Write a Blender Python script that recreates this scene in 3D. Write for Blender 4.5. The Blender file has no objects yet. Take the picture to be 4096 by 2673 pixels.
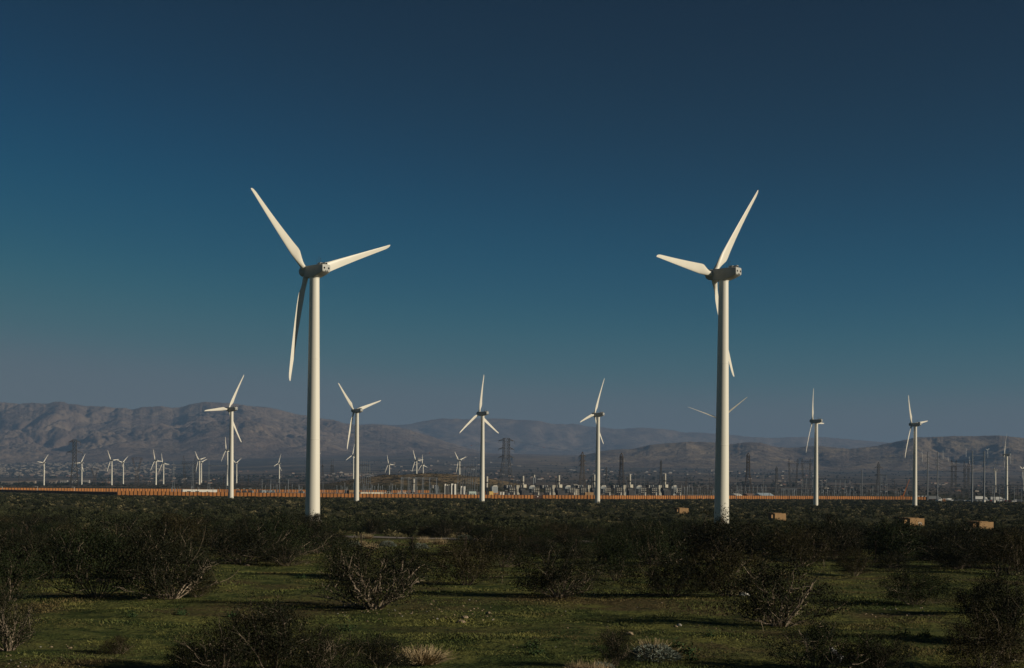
import bpy, math, random
import numpy as np
from mathutils import Vector, Matrix

random.seed(7)
RNG = np.random.default_rng(7)
R = math.radians
SC = bpy.context.scene
COL = SC.collection

# ------------------------------------------------------------------ camera
FPX, PX, PY = 5690.0, 2048.0, 1935.0      # focal length and principal point in photo pixels
ROLL = R(0.5)
CR, SR = math.cos(ROLL), math.sin(ROLL)
CZ = 14.0                                  # height of the camera above the world origin

cam_d = bpy.data.cameras.new('camera')
cam = bpy.data.objects.new('camera', cam_d)
COL.objects.link(cam)
cam_d.sensor_width = 36.0
cam_d.lens = 36.0 * FPX / 4096.0
cam_d.shift_y = (PY - 2673 / 2) / 4096.0
cam_d.clip_start = 0.5
cam_d.clip_end = 60000
cam.matrix_world = Matrix.Translation((0, 0, CZ)) @ Matrix.Rotation(R(90), 4, 'X') @ Matrix.Rotation(ROLL, 4, 'Z')
SC.camera = cam


def ray(px, py):
    u = (px - PX) / FPX
    v = (PY - py) / FPX
    return u * CR - v * SR, u * SR + v * CR      # x/y and z/y slopes


def at(px, py, D):
    a, b = ray(px, py)
    return Vector((a * D, D, CZ + b * D))


# ------------------------------------------------------------------ numpy noise
def _hash(ix, iy, seed):
    h = (ix.astype(np.int64) * 374761393 + iy.astype(np.int64) * 668265263 + seed * 1442695041) & 0xffffffff
    h = ((h ^ (h >> 13)) * 1274126177) & 0xffffffff
    return (h ^ (h >> 16)) & 0xffffffff


def pnoise(x, y, seed=0):
    x = np.asarray(x, float)
    y = np.asarray(y, float)
    x0 = np.floor(x)
    y0 = np.floor(y)
    fx = x - x0
    fy = y - y0
    u = fx * fx * fx * (fx * (fx * 6 - 15) + 10)
    v = fy * fy * fy * (fy * (fy * 6 - 15) + 10)

    def g(i, j):
        a = _hash(x0 + i, y0 + j, seed) / 4294967296.0 * 2 * np.pi
        return np.cos(a) * (fx - i) + np.sin(a) * (fy - j)
    return ((g(0, 0) * (1 - u) + g(1, 0) * u) * (1 - v) + (g(0, 1) * (1 - u) + g(1, 1) * u) * v) * 1.5


# ------------------------------------------------------------------ ground height
TU = np.array([-.6, -.36, -.25, -.15, 0, .15, .36, .6])
TY = np.array([0, 35, 60, 107, 160, 284, 800, 1100, 1500, 2200, 2900, 4000, 7000, 10500, 15000, 30000.])
TZ = np.array([
    [-4.4] * 8,
    [-4.5] * 8,
    [-4.7] * 8,
    [-5.2, -5.2, -5.3, -5.4, -5.5, -5.6, -5.6, -5.6],
    [-6.0, -6.0, -6.1, -6.2, -6.3, -6.4, -6.4, -6.4],
    [-7.5, -7.5, -7.7, -7.8, -8.2, -8.5, -8.6, -8.6],
    [-9.8, -9.8, -10., -10.5, -11., -11.4, -11.8, -11.8],
    [-10.3, -10.3, -10.6, -11.2, -11.5, -11.6, -11.9, -12],
    [-11, -11, -11, -11, -11, -11.5, -12, -12],
    [-11, -10.5, -7.5, -6, -5, -8, -8.5, -8],
    [-14, -12.8, -8, -3.2, -1, -2, -5.5, -5],
    [-13, -12, -5, 4, 12, 8, 5, 5],
    [8, 12, 30, 62, 74, 66, 62, 60],
    [125, 125, 145, 190, 205, 175, 180, 180],
    [235, 235, 255, 300, 310, 290, 290, 290],
    [440] * 8], float)


def gz(X, Y):
    """ground height (world z) at X, Y; arrays allowed"""
    X = np.asarray(X, float)
    Y = np.asarray(Y, float)
    Yc = np.clip(Y, 0, 29999)
    u = np.clip(X / np.maximum(Yc, 60), -.599, .599)
    i = np.clip(np.searchsorted(TY, Yc, side='right') - 1, 0, len(TY) - 2)
    j = np.clip(np.searchsorted(TU, u, side='right') - 1, 0, len(TU) - 2)
    fy = (Yc - TY[i]) / (TY[i + 1] - TY[i])
    fu = (u - TU[j]) / (TU[j + 1] - TU[j])
    z = (TZ[i, j] * (1 - fu) + TZ[i, j + 1] * fu) * (1 - fy) + (TZ[i + 1, j] * (1 - fu) + TZ[i + 1, j + 1] * fu) * fy
    near = np.clip(1 - Yc / 500, 0, 1)
    z = z + near * (0.16 * pnoise(X / 9, Y / 9, 3) + 0.085 * pnoise(X / 2.3, Y / 2.3, 4))
    far = np.clip((Yc - 2500) / 3000, 0, 1)
    z = z + far * 6 * pnoise(X / 420, Y / 420, 5)
    # the low brush covered mound behind the power plant
    dx = (X + 105) / 120.0
    dy = (Y - 1760) / 130.0
    m = np.exp(-(dx * dx + dy * dy) ** 1.3)
    z = z + m * (20 + 2 * pnoise(X / 30, Y / 30, 8))
    return z + CZ


def g1(x, y):
    return float(gz(x, y))


def hit(px, py, y0=20.0, y1=28000.0):
    """point of the ground seen at a photo pixel"""
    a, b = ray(px, py)
    Y = np.geomspace(y0, y1, 3000)
    d = CZ + b * Y - gz(a * Y, Y)
    k = np.nonzero(d <= 0)[0]
    if len(k) == 0:
        return None
    k = k[0]
    if k == 0:
        t = Y[0]
    else:
        t = Y[k - 1] + (Y[k] - Y[k - 1]) * d[k - 1] / (d[k - 1] - d[k])
    return Vector((a * t, t, g1(a * t, t)))


def stand(px, D, top=None):
    """ground point under photo column px at depth D, and the height up to photo row top"""
    z = -10.0
    for _ in range(4):
        x = D * ((px - PX) / FPX - (z / D) * SR) / CR
        z = g1(x, D) - CZ
    p = Vector((x, D, z + CZ))
    if top is None:
        return p
    b = ((px - PX) / FPX) * SR + ((PY - top) / FPX) * CR
    return p, CZ + b * D - p.z


# ------------------------------------------------------------------ mesh helper
class MB:
    def __init__(self):
        self.v = []
        self.f = []

    def add(self, vs, fs):
        n = len(self.v)
        self.v.extend([tuple(p) for p in vs])
        self.f.extend([tuple(i + n for i in f) for f in fs])
        return self

    def box(self, c, s, rz=0.0):
        cx, cy, cz = c
        sx, sy, sz = s[0] / 2, s[1] / 2, s[2] / 2
        co, si = math.cos(rz), math.sin(rz)
        vs = []
        for dz in (-sz, sz):
            for dx, dy in ((-sx, -sy), (sx, -sy), (sx, sy), (-sx, sy)):
                vs.append((cx + dx * co - dy * si, cy + dx * si + dy * co, cz + dz))
        return self.add(vs, [(3, 2, 1, 0), (4, 5, 6, 7), (0, 1, 5, 4), (1, 2, 6, 5), (2, 3, 7, 6), (3, 0, 4, 7)])

    def tube(self, pts, rad, n=6, cap=True):
        pts = [Vector(p) for p in pts]
        if not isinstance(rad, (list, tuple)):
            rad = [rad] * len(pts)
        vs, fs = [], []
        up = None
        for i, p in enumerate(pts):
            d = (pts[min(i + 1, len(pts) - 1)] - pts[max(i - 1, 0)])
            if d.length < 1e-9:
                d = Vector((0, 0, 1))
            d.normalize()
            if up is None:
                up = Vector((0, 0, 1)) if abs(d.z) < .9 else Vector((1, 0, 0))
            a = d.cross(up)
            if a.length < 1e-6:
                a = d.cross(Vector((0, 1, 0)))
            a.normalize()
            b = d.cross(a)
            up = -b if False else up
            for k in range(n):
                t = 2 * math.pi * (k + .5) / n
                vs.append(p + a * (math.cos(t) * rad[i]) + b * (math.sin(t) * rad[i]))
        for i in range(len(pts) - 1):
            for k in range(n):
                k2 = (k + 1) % n
                fs.append((i * n + k, i * n + k2, (i + 1) * n + k2, (i + 1) * n + k))
        if cap:
            fs.append(tuple(range(n))[::-1])
            fs.append(tuple((len(pts) - 1) * n + k for k in range(n)))
        return self.add(vs, fs)

    def bar(self, p, q, w):
        return self.tube([p, q], w * .7071, 4)

    def lathe(self, prof, n=24, c=(0, 0, 0), caps=True):
        vs, fs = [], []
        for r, z in prof:
            for k in range(n):
                t = 2 * math.pi * k / n
                vs.append((c[0] + r * math.cos(t), c[1] + r * math.sin(t), c[2] + z))
        for i in range(len(prof) - 1):
            for k in range(n):
                k2 = (k + 1) % n
                fs.append((i * n + k, i * n + k2, (i + 1) * n + k2, (i + 1) * n + k))
        if caps:
            fs.append(tuple(range(n))[::-1])
            fs.append(tuple((len(prof) - 1) * n + k for k in range(n)))
        return self.add(vs, fs)

    def loft(self, rings, caps=True):
        n = len(rings[0])
        vs = [p for r in rings for p in r]
        fs = []
        for i in range(len(rings) - 1):
            for k in range(n):
                k2 = (k + 1) % n
                fs.append((i * n + k, i * n + k2, (i + 1) * n + k2, (i + 1) * n + k))
        if caps:
            fs.append(tuple(range(n))[::-1])
            fs.append(tuple((len(rings) - 1) * n + k for k in range(n)))
        return self.add(vs, fs)

    def mesh(self, name, mat, smooth=False):
        me = bpy.data.meshes.new(name)
        me.from_pydata(self.v, [], self.f)
        if mat:
            me.materials.append(mat)
        me.update()
        if smooth:
            shade(me, smooth)
        return me

    def build(self, name, mat, parent=None, smooth=False, loc=(0, 0, 0), rz=0.0):
        o = bpy.data.objects.new(name, self.mesh(name, mat, smooth))
        COL.objects.link(o)
        o.location = loc
        o.rotation_euler = (0, 0, rz)
        if parent:
            o.parent = parent
        return o


def shade(me, ang):
    me.polygons.foreach_set('use_smooth', [True] * len(me.polygons))
    if isinstance(ang, float):
        me.set_sharp_from_angle(angle=ang)


def np_mesh(name, V, Fc, mat, k=3, smooth=False):
    """mesh from arrays: V (n,3), Fc (m,k)"""
    me = bpy.data.meshes.new(name)
    V = np.ascontiguousarray(V, np.float32)
    Fc = np.ascontiguousarray(Fc, np.int32)
    me.vertices.add(len(V))
    me.vertices.foreach_set('co', V.ravel())
    me.loops.add(Fc.size)
    me.loops.foreach_set('vertex_index', Fc.ravel())
    me.polygons.add(len(Fc))
    me.polygons.foreach_set('loop_start', np.arange(0, Fc.size, k, dtype=np.int32))
    me.polygons.foreach_set('loop_total', np.full(len(Fc), k, np.int32))
    if smooth:
        me.polygons.foreach_set('use_smooth', np.ones(len(Fc), bool))
    me.update(calc_edges=True)
    me.validate()
    if mat:
        me.materials.append(mat)
    return me


def link(name, me, parent=None, loc=(0, 0, 0), rz=0.0):
    o = bpy.data.objects.new(name, me)
    COL.objects.link(o)
    o.location = loc
    o.rotation_euler = (0, 0, rz)
    if parent:
        o.parent = parent
    return o


def tag(o, label, cat, group=None, kind=None):
    if label:
        o['label'] = label
    if cat:
        o['category'] = cat
    if group:
        o['group'] = group
    if kind:
        o['kind'] = kind
    return o


def thing(name, label, cat, loc=(0, 0, 0), rz=0.0, group=None):
    o = bpy.data.objects.new(name, None)
    o.empty_display_size = .5
    COL.objects.link(o)
    o.location = loc
    o.rotation_euler = (0, 0, rz)
    return tag(o, label, cat, group)


KIDS = {}


def dup(root, loc, rz, label=None, scale=None):
    """copy of a thing with copies of its parts and sub-parts (mesh data shared)"""
    if root.name not in KIDS:
        KIDS[root.name] = [(c, [g for g in c.children]) for c in root.children]
    r = root.copy()
    COL.objects.link(r)
    r.location = loc
    r.rotation_euler = (0, 0, rz)
    if scale:
        r.scale = scale
    if label:
        r['label'] = label
    for c, gs in KIDS[root.name]:
        k = c.copy()
        COL.objects.link(k)
        k.parent = r
        for g in gs:
            h = g.copy()
            COL.objects.link(h)
            h.parent = k
    return r


# ------------------------------------------------------------------ materials
def mat(name, col, rough=.6, var=.15, scale=1.0, metal=0.0, bump=0.0, col2=None, stretch=None, spec=.3):
    m = bpy.data.materials.new(name)
    m.use_nodes = True
    nt = m.node_tree
    b = nt.nodes['Principled BSDF']
    b.inputs['Roughness'].default_value = rough
    b.inputs['Metallic'].default_value = metal
    b.inputs['Specular IOR Level'].default_value = spec
    tc = nt.nodes.new('ShaderNodeTexCoord')
    mp = nt.nodes.new('ShaderNodeMapping')
    nt.links.new(tc.outputs['Object'], mp.inputs[0])
    if stretch:
        mp.inputs['Scale'].default_value = stretch
    nz = nt.nodes.new('ShaderNodeTexNoise')
    nz.inputs['Scale'].default_value = scale
    nz.inputs['Detail'].default_value = 5
    nt.links.new(mp.outputs[0], nz.inputs['Vector'])
    cr = nt.nodes.new('ShaderNodeValToRGB')
    c2 = col2 or tuple(c * (1 - var) for c in col)
    c1 = col if col2 else tuple(min(1, c * (1 + var)) for c in col)
    cr.color_ramp.elements[0].position = .32
    cr.color_ramp.elements[1].position = .68
    cr.color_ramp.elements[0].color = (*c2, 1)
    cr.color_ramp.elements[1].color = (*c1, 1)
    nt.links.new(nz.outputs['Fac'], cr.inputs[0])
    nt.links.new(cr.outputs[0], b.inputs['Base Color'])
    if bump:
        bp = nt.nodes.new('ShaderNodeBump')
        bp.inputs['Strength'].default_value = bump
        bp.inputs['Distance'].default_value = .1
        nt.links.new(nz.outputs['Fac'], bp.inputs['Height'])
        nt.links.new(bp.outputs[0], b.inputs['Normal'])
    return m


M = {}
M['white'] = mat('white_turbine_paint', (.745, .71, .615), .42, .05, .35, stretch=(1, 1, .12))
M['blade'] = mat('white_blade_paint', (.745, .705, .605), .38, .05, .3)
M['grey_paint'] = mat('grey_nacelle_paint', (.44, .435, .40), .5, .08, .8)
M['black'] = mat('black_opening', (.006, .006, .006), .8, .1)
M['dark_metal'] = mat('dark_metal', (.05, .05, .05), .55, .2)
M['galv'] = mat('galvanised_steel', (.25, .275, .30), .5, .12, .6, metal=.3)
M['pole'] = mat('weathered_pole_steel', (.17, .185, .20), .55, .12, .4, metal=.2)
M['rust_lattice'] = mat('weathered_lattice_steel', (.085, .07, .055), .7, .2, .2)
M['dark_lattice'] = mat('dark_lattice_steel', (.06, .06, .06), .65, .2, .2)
M['wood'] = mat('dark_pole_wood', (.045, .035, .028), .85, .25, 2)
M['orange_wall'] = mat('orange_block_wall', (.395, .16, .042), .85, .14, .3)
M['wall_post'] = mat('dark_wall_post', (.05, .022, .012), .85, .15)
M['tan_block'] = mat('tan_concrete_block', (.30, .18, .082), .85, .12, 1.2)
M['cream'] = mat('cream_metal_panel', (.62, .57, .46), .6, .08, .3)
M['plant_white'] = mat('white_metal_panel', (.74, .71, .64), .5, .06, .3)
M['plant_grey'] = mat('grey_metal_panel', (.30, .33, .34), .55, .1, .3)
M['plant_dark'] = mat('dark_plant_metal', (.035, .036, .038), .6, .2, .3)
M['stack'] = mat('pale_stack_steel', (.45, .42, .36), .55, .12, .25)
M['green_box'] = mat('pale_green_metal', (.42, .50, .46), .55, .08, .3)
M['yellow'] = mat('yellow_metal', (.62, .42, .12), .55, .08, .3)
M['blue_roof'] = mat('pale_blue_roof', (.40, .47, .52), .5, .08, .2)
M['crane'] = mat('orange_crane_paint', (.45, .15, .03), .5, .1, .3)
M['wire'] = mat('dark_wire', (.03, .03, .03), .6, .1)
M['ball'] = mat('marker_ball_orange', (.35, .05, .01), .6, .1)
M['bark'] = mat('dark_twig_bark', (.15, .115, .082), .9, .35, 2.0)
M['dead'] = mat('pale_dead_wood', (.30, .235, .175), .9, .3, 2.0)
M['leaf'] = mat('dark_olive_leaf', (.030, .031, .015), .8, .5, 1.4, col2=(.013, .015, .009), spec=.05)
M['leaf_far'] = mat('olive_scrub_leaf', (.062, .066, .031), .8, .5, .08, col2=(.018, .022, .012), spec=.05)
M['leaf3'] = mat('deep_green_leaf', (.034, .043, .018), .8, .5, 1.4, col2=(.014, .019, .009), spec=.05)
M['leaf2'] = mat('olive_brown_leaf', (.052, .045, .020), .8, .4, 1.4, col2=(.022, .020, .010), spec=.05)
M['silver'] = mat('silver_green_leaf', (.23, .26, .22), .7, .3, 3, col2=(.08, .10, .08), spec=.15)
M['straw'] = mat('dry_straw_blade', (.36, .275, .16), .85, .25, 4)
M['stone'] = mat('pale_stone', (.30, .225, .15), .9, .3, 3, bump=.4)
M['stone_grey'] = mat('grey_stone', (.30, .28, .25), .9, .3, 3, bump=.4)
M['rusty'] = mat('rusty_fence_steel', (.055, .035, .025), .8, .3, 4)
M['bag'] = mat('grey_plastic_film', (.16, .16, .17), .35, .2, 5)
M['litter'] = mat('white_paper_litter', (.72, .70, .66), .7, .1, 3)
M['house_a'] = mat('cream_stucco', (.27, .225, .18), .85, .1, .05)
M['house_b'] = mat('pink_tan_stucco', (.22, .145, .11), .85, .1, .05)
M['house_c'] = mat('white_stucco', (.36, .34, .31), .8, .06, .05)
M['house_d'] = mat('dark_roofed_stucco', (.13, .105, .09), .85, .1, .05)
M['treeblob'] = mat('distant_tree_leaf', (.030, .036, .022), .9, .4, .05, spec=.05)
M['graffiti'] = mat('white_spray_paint', (.75, .74, .70), .7, .05)
M['glass'] = mat('dark_window_glass', (.02, .025, .03), .15, .1)
M['tyre'] = mat('black_rubber', (.012, .012, .012), .8, .1)
M['car_white'] = mat('white_vehicle_paint', (.78, .77, .74), .35, .04)
M['car_grey'] = mat('grey_vehicle_paint', (.22, .23, .24), .35, .06)
M['red'] = mat('red_vehicle_paint', (.35, .05, .03), .4, .06)


def nmath(nt, op, a, b=None, clamp=False):
    n = nt.nodes.new('ShaderNodeMath')
    n.operation = op
    n.use_clamp = clamp
    for i, s in enumerate((a, b)):
        if s is None:
            continue
        if isinstance(s, (int, float)):
            n.inputs[i].default_value = s
        else:
            nt.links.new(s, n.inputs[i])
    return n.outputs[0]


def nmix(nt, fac, a, b):
    n = nt.nodes.new('ShaderNodeMix')
    n.data_type = 'RGBA'
    for idx, s in ((0, fac), (6, a), (7, b)):
        if isinstance(s, (int, float)):
            n.inputs[idx].default_value = s
        elif isinstance(s, tuple):
            n.inputs[idx].default_value = (*s, 1)
        else:
            nt.links.new(s, n.inputs[idx])
    return n.outputs[2]


def nnoise(nt, vec, scale, detail=4, rough=.55):
    n = nt.nodes.new('ShaderNodeTexNoise')
    n.inputs['Scale'].default_value = scale
    n.inputs['Detail'].default_value = detail
    n.inputs['Roughness'].default_value = rough
    nt.links.new(vec, n.inputs['Vector'])
    return n.outputs['Fac']


def nramp(nt, fac, p0, p1, smooth=True):
    n = nt.nodes.new('ShaderNodeMapRange')
    n.interpolation_type = 'SMOOTHSTEP' if smooth else 'LINEAR'
    n.inputs[1].default_value = p0
    n.inputs[2].default_value = p1
    nt.links.new(fac, n.inputs[0])
    return n.outputs[0]


def ground_material():
    m = bpy.data.materials.new('desert_ground')
    m.use_nodes = True
    nt = m.node_tree
    b = nt.nodes['Principled BSDF']
    b.inputs['Roughness'].default_value = .95
    b.inputs['Specular IOR Level'].default_value = .05
    geo = nt.nodes.new('ShaderNodeNewGeometry')
    pos = geo.outputs['Position']
    sep = nt.nodes.new('ShaderNodeSeparateXYZ')
    nt.links.new(pos, sep.inputs[0])
    Y = sep.outputs['Y']
    n1 = nnoise(nt, pos, .16, 5)
    n2 = nnoise(nt, pos, .9, 5)
    n3 = nnoise(nt, pos, 5.0, 4)
    n4 = nnoise(nt, pos, 2.4, 3)
    n5 = nnoise(nt, pos, .45, 6, .7)
    # foreground: moss green turf, olive, brown soil, pale grit
    c = nmix(nt, nramp(nt, n2, .40, .62), (.042, .058, .018), (.105, .114, .036))
    c = nmix(nt, nramp(nt, n1, .47, .63), c, (.094, .074, .034))
    c = nmix(nt, nramp(nt, nnoise(nt, pos, .38, 4, .6), .52, .66), c, (.135, .135, .040))
    c = nmix(nt, nramp(nt, n4, .56, .68), c, (.028, .036, .014))
    grit = nmath(nt, 'MULTIPLY', nramp(nt, n3, .66, .74), nramp(nt, n1, .40, .62))
    c = nmix(nt, grit, c, (.20, .15, .095))
    # beyond the first few hundred metres: sandy soil between scrub
    far_s = nmix(nt, nramp(nt, nnoise(nt, pos, .05, 4), .42, .62), (.030, .036, .014), (.070, .066, .030))
    far_s = nmix(nt, nramp(nt, n5, .50, .60), far_s, (.13, .11, .058))
    far_s = nmix(nt, nramp(nt, n5, .46, .38), far_s, (.016, .019, .010))
    c = nmix(nt, nramp(nt, Y, 150, 420), c, far_s)
    # the wide valley: dull scrub plain with paler sandy bands and dark thickets
    v1 = nnoise(nt, pos, .0032, 6, .62)
    v2 = nnoise(nt, pos, .02, 5, .65)
    val = nmix(nt, nramp(nt, v1, .42, .60), (.072, .064, .052), (.19, .15, .115))
    val = nmix(nt, nramp(nt, v2, .50, .66), val, (.030, .032, .026))
    fan = nramp(nt, Y, 9000, 11500)
    val = nmix(nt, fan, val, (.13, .10, .085))
    c = nmix(nt, nramp(nt, Y, 1500, 2400), c, val)
    # bare tan soil of the mound behind the plant
    vm = nt.nodes.new('ShaderNodeVectorMath')
    vm.operation = 'DISTANCE'
    nt.links.new(pos, vm.inputs[0])
    vm.inputs[1].default_value = (-105, 1760, 12)
    tan_s = nmix(nt, nramp(nt, nnoise(nt, pos, .12, 5, .65), .44, .58), (.085, .070, .038), (.30, .215, .12))
    c = nmix(nt, nramp(nt, vm.outputs['Value'], 150, 105), c, tan_s)
    nt.links.new(c, b.inputs['Base Color'])
    bp = nt.nodes.new('ShaderNodeBump')
    bp.inputs['Strength'].default_value = .7
    bp.inputs['Distance'].default_value = .12
    nt.links.new(nmath(nt, 'ADD', n3, n2), bp.inputs['Height'])
    nt.links.new(bp.outputs[0], b.inputs['Normal'])
    return m


def grass_material():
    m = bpy.data.materials.new('turf_blades')
    m.use_nodes = True
    nt = m.node_tree
    b = nt.nodes['Principled BSDF']
    b.inputs['Roughness'].default_value = .85
    b.inputs['Specular IOR Level'].default_value = .08
    geo = nt.nodes.new('ShaderNodeNewGeometry')
    pos = geo.outputs['Position']
    n1 = nnoise(nt, pos, .22, 4)
    n2 = nnoise(nt, pos, 1.3, 4)
    n3 = nnoise(nt, pos, 9, 2)
    c = nmix(nt, nramp(nt, n2, .38, .64), (.048, .066, .020), (.125, .134, .042))
    c = nmix(nt, nramp(nt, n1, .47, .63), c, (.122, .094, .042))
    c = nmix(nt, nramp(nt, nnoise(nt, pos, .38, 4, .6), .52, .66), c, (.17, .165, .05))
    c = nmix(nt, nramp(nt, n3, .62, .72), c, (.16, .12, .05))
    nt.links.new(c, b.inputs['Base Color'])
    return m


def mountain_material(name, c1, c2, c3):
    m = bpy.data.materials.new(name)
    m.use_nodes = True
    nt = m.node_tree
    b = nt.nodes['Principled BSDF']
    b.inputs['Roughness'].default_value = .95
    b.inputs['Specular IOR Level'].default_value = .03
    geo = nt.nodes.new('ShaderNodeNewGeometry')
    pos = geo.outputs['Position']
    n1 = nnoise(nt, pos, .0022, 5, .6)
    n2 = nnoise(nt, pos, .012, 6, .65)
    n3 = nnoise(nt, pos, .05, 4, .6)
    c = nmix(nt, nramp(nt, n1, .40, .62), c1, c2)
    c = nmix(nt, nramp(nt, n2, .50, .68), c, c3)
    nt.links.new(c, b.inputs['Base Color'])
    bp = nt.nodes.new('ShaderNodeBump')
    bp.inputs['Strength'].default_value = .8
    bp.inputs['Distance'].default_value = 25
    nt.links.new(nmath(nt, 'ADD', n2, nmath(nt, 'MULTIPLY', n3, .5)), bp.inputs['Height'])
    nt.links.new(bp.outputs[0], b.inputs['Normal'])
    return m


# ------------------------------------------------------------------ sky and sun
SUN_AZ, SUN_EL = R(109), R(18)      # azimuth clockwise from the viewing direction
w = bpy.data.worlds.new('World')
SC.world = w
w.use_nodes = True
nt = w.node_tree
bg = nt.nodes['Background']
sk = nt.nodes.new('ShaderNodeTexSky')
sk.sky_type = 'NISHITA'
sk.sun_disc = False
sk.sun_elevation = SUN_EL
sk.sun_rotation = SUN_AZ
sk.altitude = 200
sk.air_density = .5
sk.dust_density = 0
sk.ozone_density = 4
# the photograph's grade: each channel of the sky texture through a tone curve (deep teal overhead, pale grey blue low down)
sp = nt.nodes.new('ShaderNodeSeparateColor')
cb = nt.nodes.new('ShaderNodeCombineColor')
nt.links.new(sk.outputs[0], sp.inputs[0])
CURVES = (((0, 0), (.064, .001), (.125, .004), (.19, .048), (.27, .128), (.5, .15), (1, .15)),
          ((0, 0), (.055, .004), (.14, .020), (.2625, .084), (.36, .135), (.494, .163), (1, .175)),
          ((0, 0), (.13, .010), (.322, .048), (.544, .148), (.8, .182), (1, .185)))
for k, cv in enumerate(CURVES):
    fc = nt.nodes.new('ShaderNodeFloatCurve')
    c = fc.mapping.curves[0]
    c.points[0].location = cv[0]
    c.points[1].location = cv[-1]
    for q in cv[1:-1]:
        c.points.new(*q)
    fc.mapping.update()
    nt.links.new(nmath(nt, 'DIVIDE', sp.outputs[k], 8.0, True), fc.inputs['Value'])
    nt.links.new(nmath(nt, 'MULTIPLY', fc.outputs[0], (16.5, 17.2, 17.6)[k]), cb.inputs[k])
nt.links.new(cb.outputs[0], bg.inputs[0])
bg.inputs[1].default_value = .05

sl = bpy.data.lights.new('sun', 'SUN')
sl.energy = 4.1
sl.angle = R(.5)
sl.color = (1.0, .89, .70)
so = bpy.data.objects.new('sun', sl)
COL.objects.link(so)
sd = Vector((math.sin(SUN_AZ) * math.cos(SUN_EL), math.cos(SUN_AZ) * math.cos(SUN_EL), math.sin(SUN_EL)))
so.rotation_euler = (-sd).to_track_quat('-Z', 'Y').to_euler()
so.location = (60, -40, 90)

SC.view_settings.view_transform = 'Standard'
SC.view_settings.look = 'None'
SC.view_settings.exposure = 0
SC.view_settings.gamma = 1
SC.view_settings.use_curve_mapping = False
SC.cycles.max_bounces = 5
SC.cycles.volume_bounces = 0
SC.cycles.transparent_max_bounces = 8
SC.cycles.use_denoising = True
SC.cycles.use_adaptive_sampling = False

# ------------------------------------------------------------------ ground sheet
yy = np.concatenate([np.linspace(-80, 20, 30)[:-1], np.geomspace(20, 29000, 540)])
uu = np.linspace(-1.15, 1.15, 300)
GX = uu[None, :] * (np.maximum(yy, 0)[:, None] * .85 + 60)
GY = np.repeat(yy[:, None], len(uu), 1)
GZ = gz(GX, GY)
nr, nc = GX.shape
idx = np.arange(nr * nc).reshape(nr, nc)
quads = np.stack([idx[:-1, :-1], idx[:-1, 1:], idx[1:, 1:], idx[1:, :-1]], -1).reshape(-1, 4)
ground = link('ground', np_mesh('ground', np.stack([GX, GY, GZ], -1).reshape(-1, 3), quads, ground_material(), 4, True))
tag(ground, 'desert ground with mossy turf near and sandy scrub plain beyond', 'ground', kind='structure')


def strip(name, pts, width, dz, m, label, cat, n=80):
    """a ribbon laid on the ground along a polyline"""
    P = np.array([(p[0], p[1]) for p in pts], float)
    L = np.concatenate([[0], np.cumsum(np.hypot(*np.diff(P, axis=0).T))])
    s = np.linspace(0, L[-1], n)
    x = np.interp(s, L, P[:, 0])
    y = np.interp(s, L, P[:, 1])
    tx = np.gradient(x)
    ty = np.gradient(y)
    ll = np.hypot(tx, ty)
    nx, ny = -ty / ll, tx / ll
    V = []
    k = 7
    for i in range(n):
        wd = width * (1 + .12 * math.sin(i * .9) + .08 * math.sin(i * 2.3))
        for j in range(k):
            o = (j / (k - 1) - .5) * wd
            X, Yv = x[i] + nx[i] * o, y[i] + ny[i] * o
            V.append((X, Yv, g1(X, Yv) + dz))
    F = [(i * k + j, i * k + j + 1, (i + 1) * k + j + 1, (i + 1) * k + j) for i in range(n - 1) for j in range(k - 1)]
    o = link(name, np_mesh(name, np.array(V), np.array(F), m, 4, True))
    return tag(o, label, cat, kind='structure')


M['road'] = mat('grey_gravel_track', (.22, .19, .165), .95, .25, 2.5, bump=.3)
M['road2'] = mat('sandy_service_track', (.26, .20, .12), .95, .25, .6)
M['yard'] = mat('tan_gravel_yard', (.24, .19, .14), .95, .2, .08)
road_pts = [hit(-300, 2082), hit(150, 2098), hit(757, 2122), hit(1375, 2147), hit(1885, 2159), hit(2500, 2174), hit(3400, 2190), hit(4400, 2215)]
road = strip('dirt_road', road_pts, 5.5, .05, M['road'], 'grey gravel track crossing the scrub behind the wire fence', 'road', 160)
road2_pts = [hit(-300, 1990), hit(921, 2003), hit(1925, 2017), hit(3264, 2031), hit(3658, 2032), hit(4400, 2040)]
road2 = strip('service_road', road2_pts, 5, .08, M['road2'], 'sandy service track passing the feet of the row of turbines', 'road', 90)

# ------------------------------------------------------------------ wind turbines
def rrect(x, zt, zb, hw, r, n=5):
    pts = []
    cy, cz0, cz1 = hw - r, zb + r, zt - r
    for (sy, zc, a0) in ((1, cz1, 0), (-1, cz1, 90), (-1, cz0, 180), (1, cz0, 270)):
        for k in range(n + 1):
            a = R(a0 + 90 * k / n)
            pts.append((x, sy * cy + r * math.cos(a), zc + r * math.sin(a)))
    return pts


nac = MB().loft([rrect(-1.98, .86, -1.22, .96, .2), rrect(-1.88, .98, -1.34, 1.08, .25), rrect(.6, 1.0, -1.36, 1.13, .25),
                 rrect(1.3, 1.0, -1.22, 1.13, .25), rrect(2.3, 1.0, -.92, 1.12, .25), rrect(3.3, .99, -.52, 1.09, .28),
                 rrect(3.42, .94, -.46, 1.03, .26), rrect(3.47, .86, -.38, .95, .22)]).mesh('nacelle', M['grey_paint'], R(35))
ROTM = Matrix.Rotation(R(90), 4, 'Y')


def disc_x(x, y, z, r, t=.03, n=20):
    mb = MB()
    a = [(x, y + r * math.cos(2 * math.pi * k / n), z + r * math.sin(2 * math.pi * k / n)) for k in range(n)]
    b = [(x + t, p[1], p[2]) for p in a]
    return mb.loft([a, b])


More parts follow.
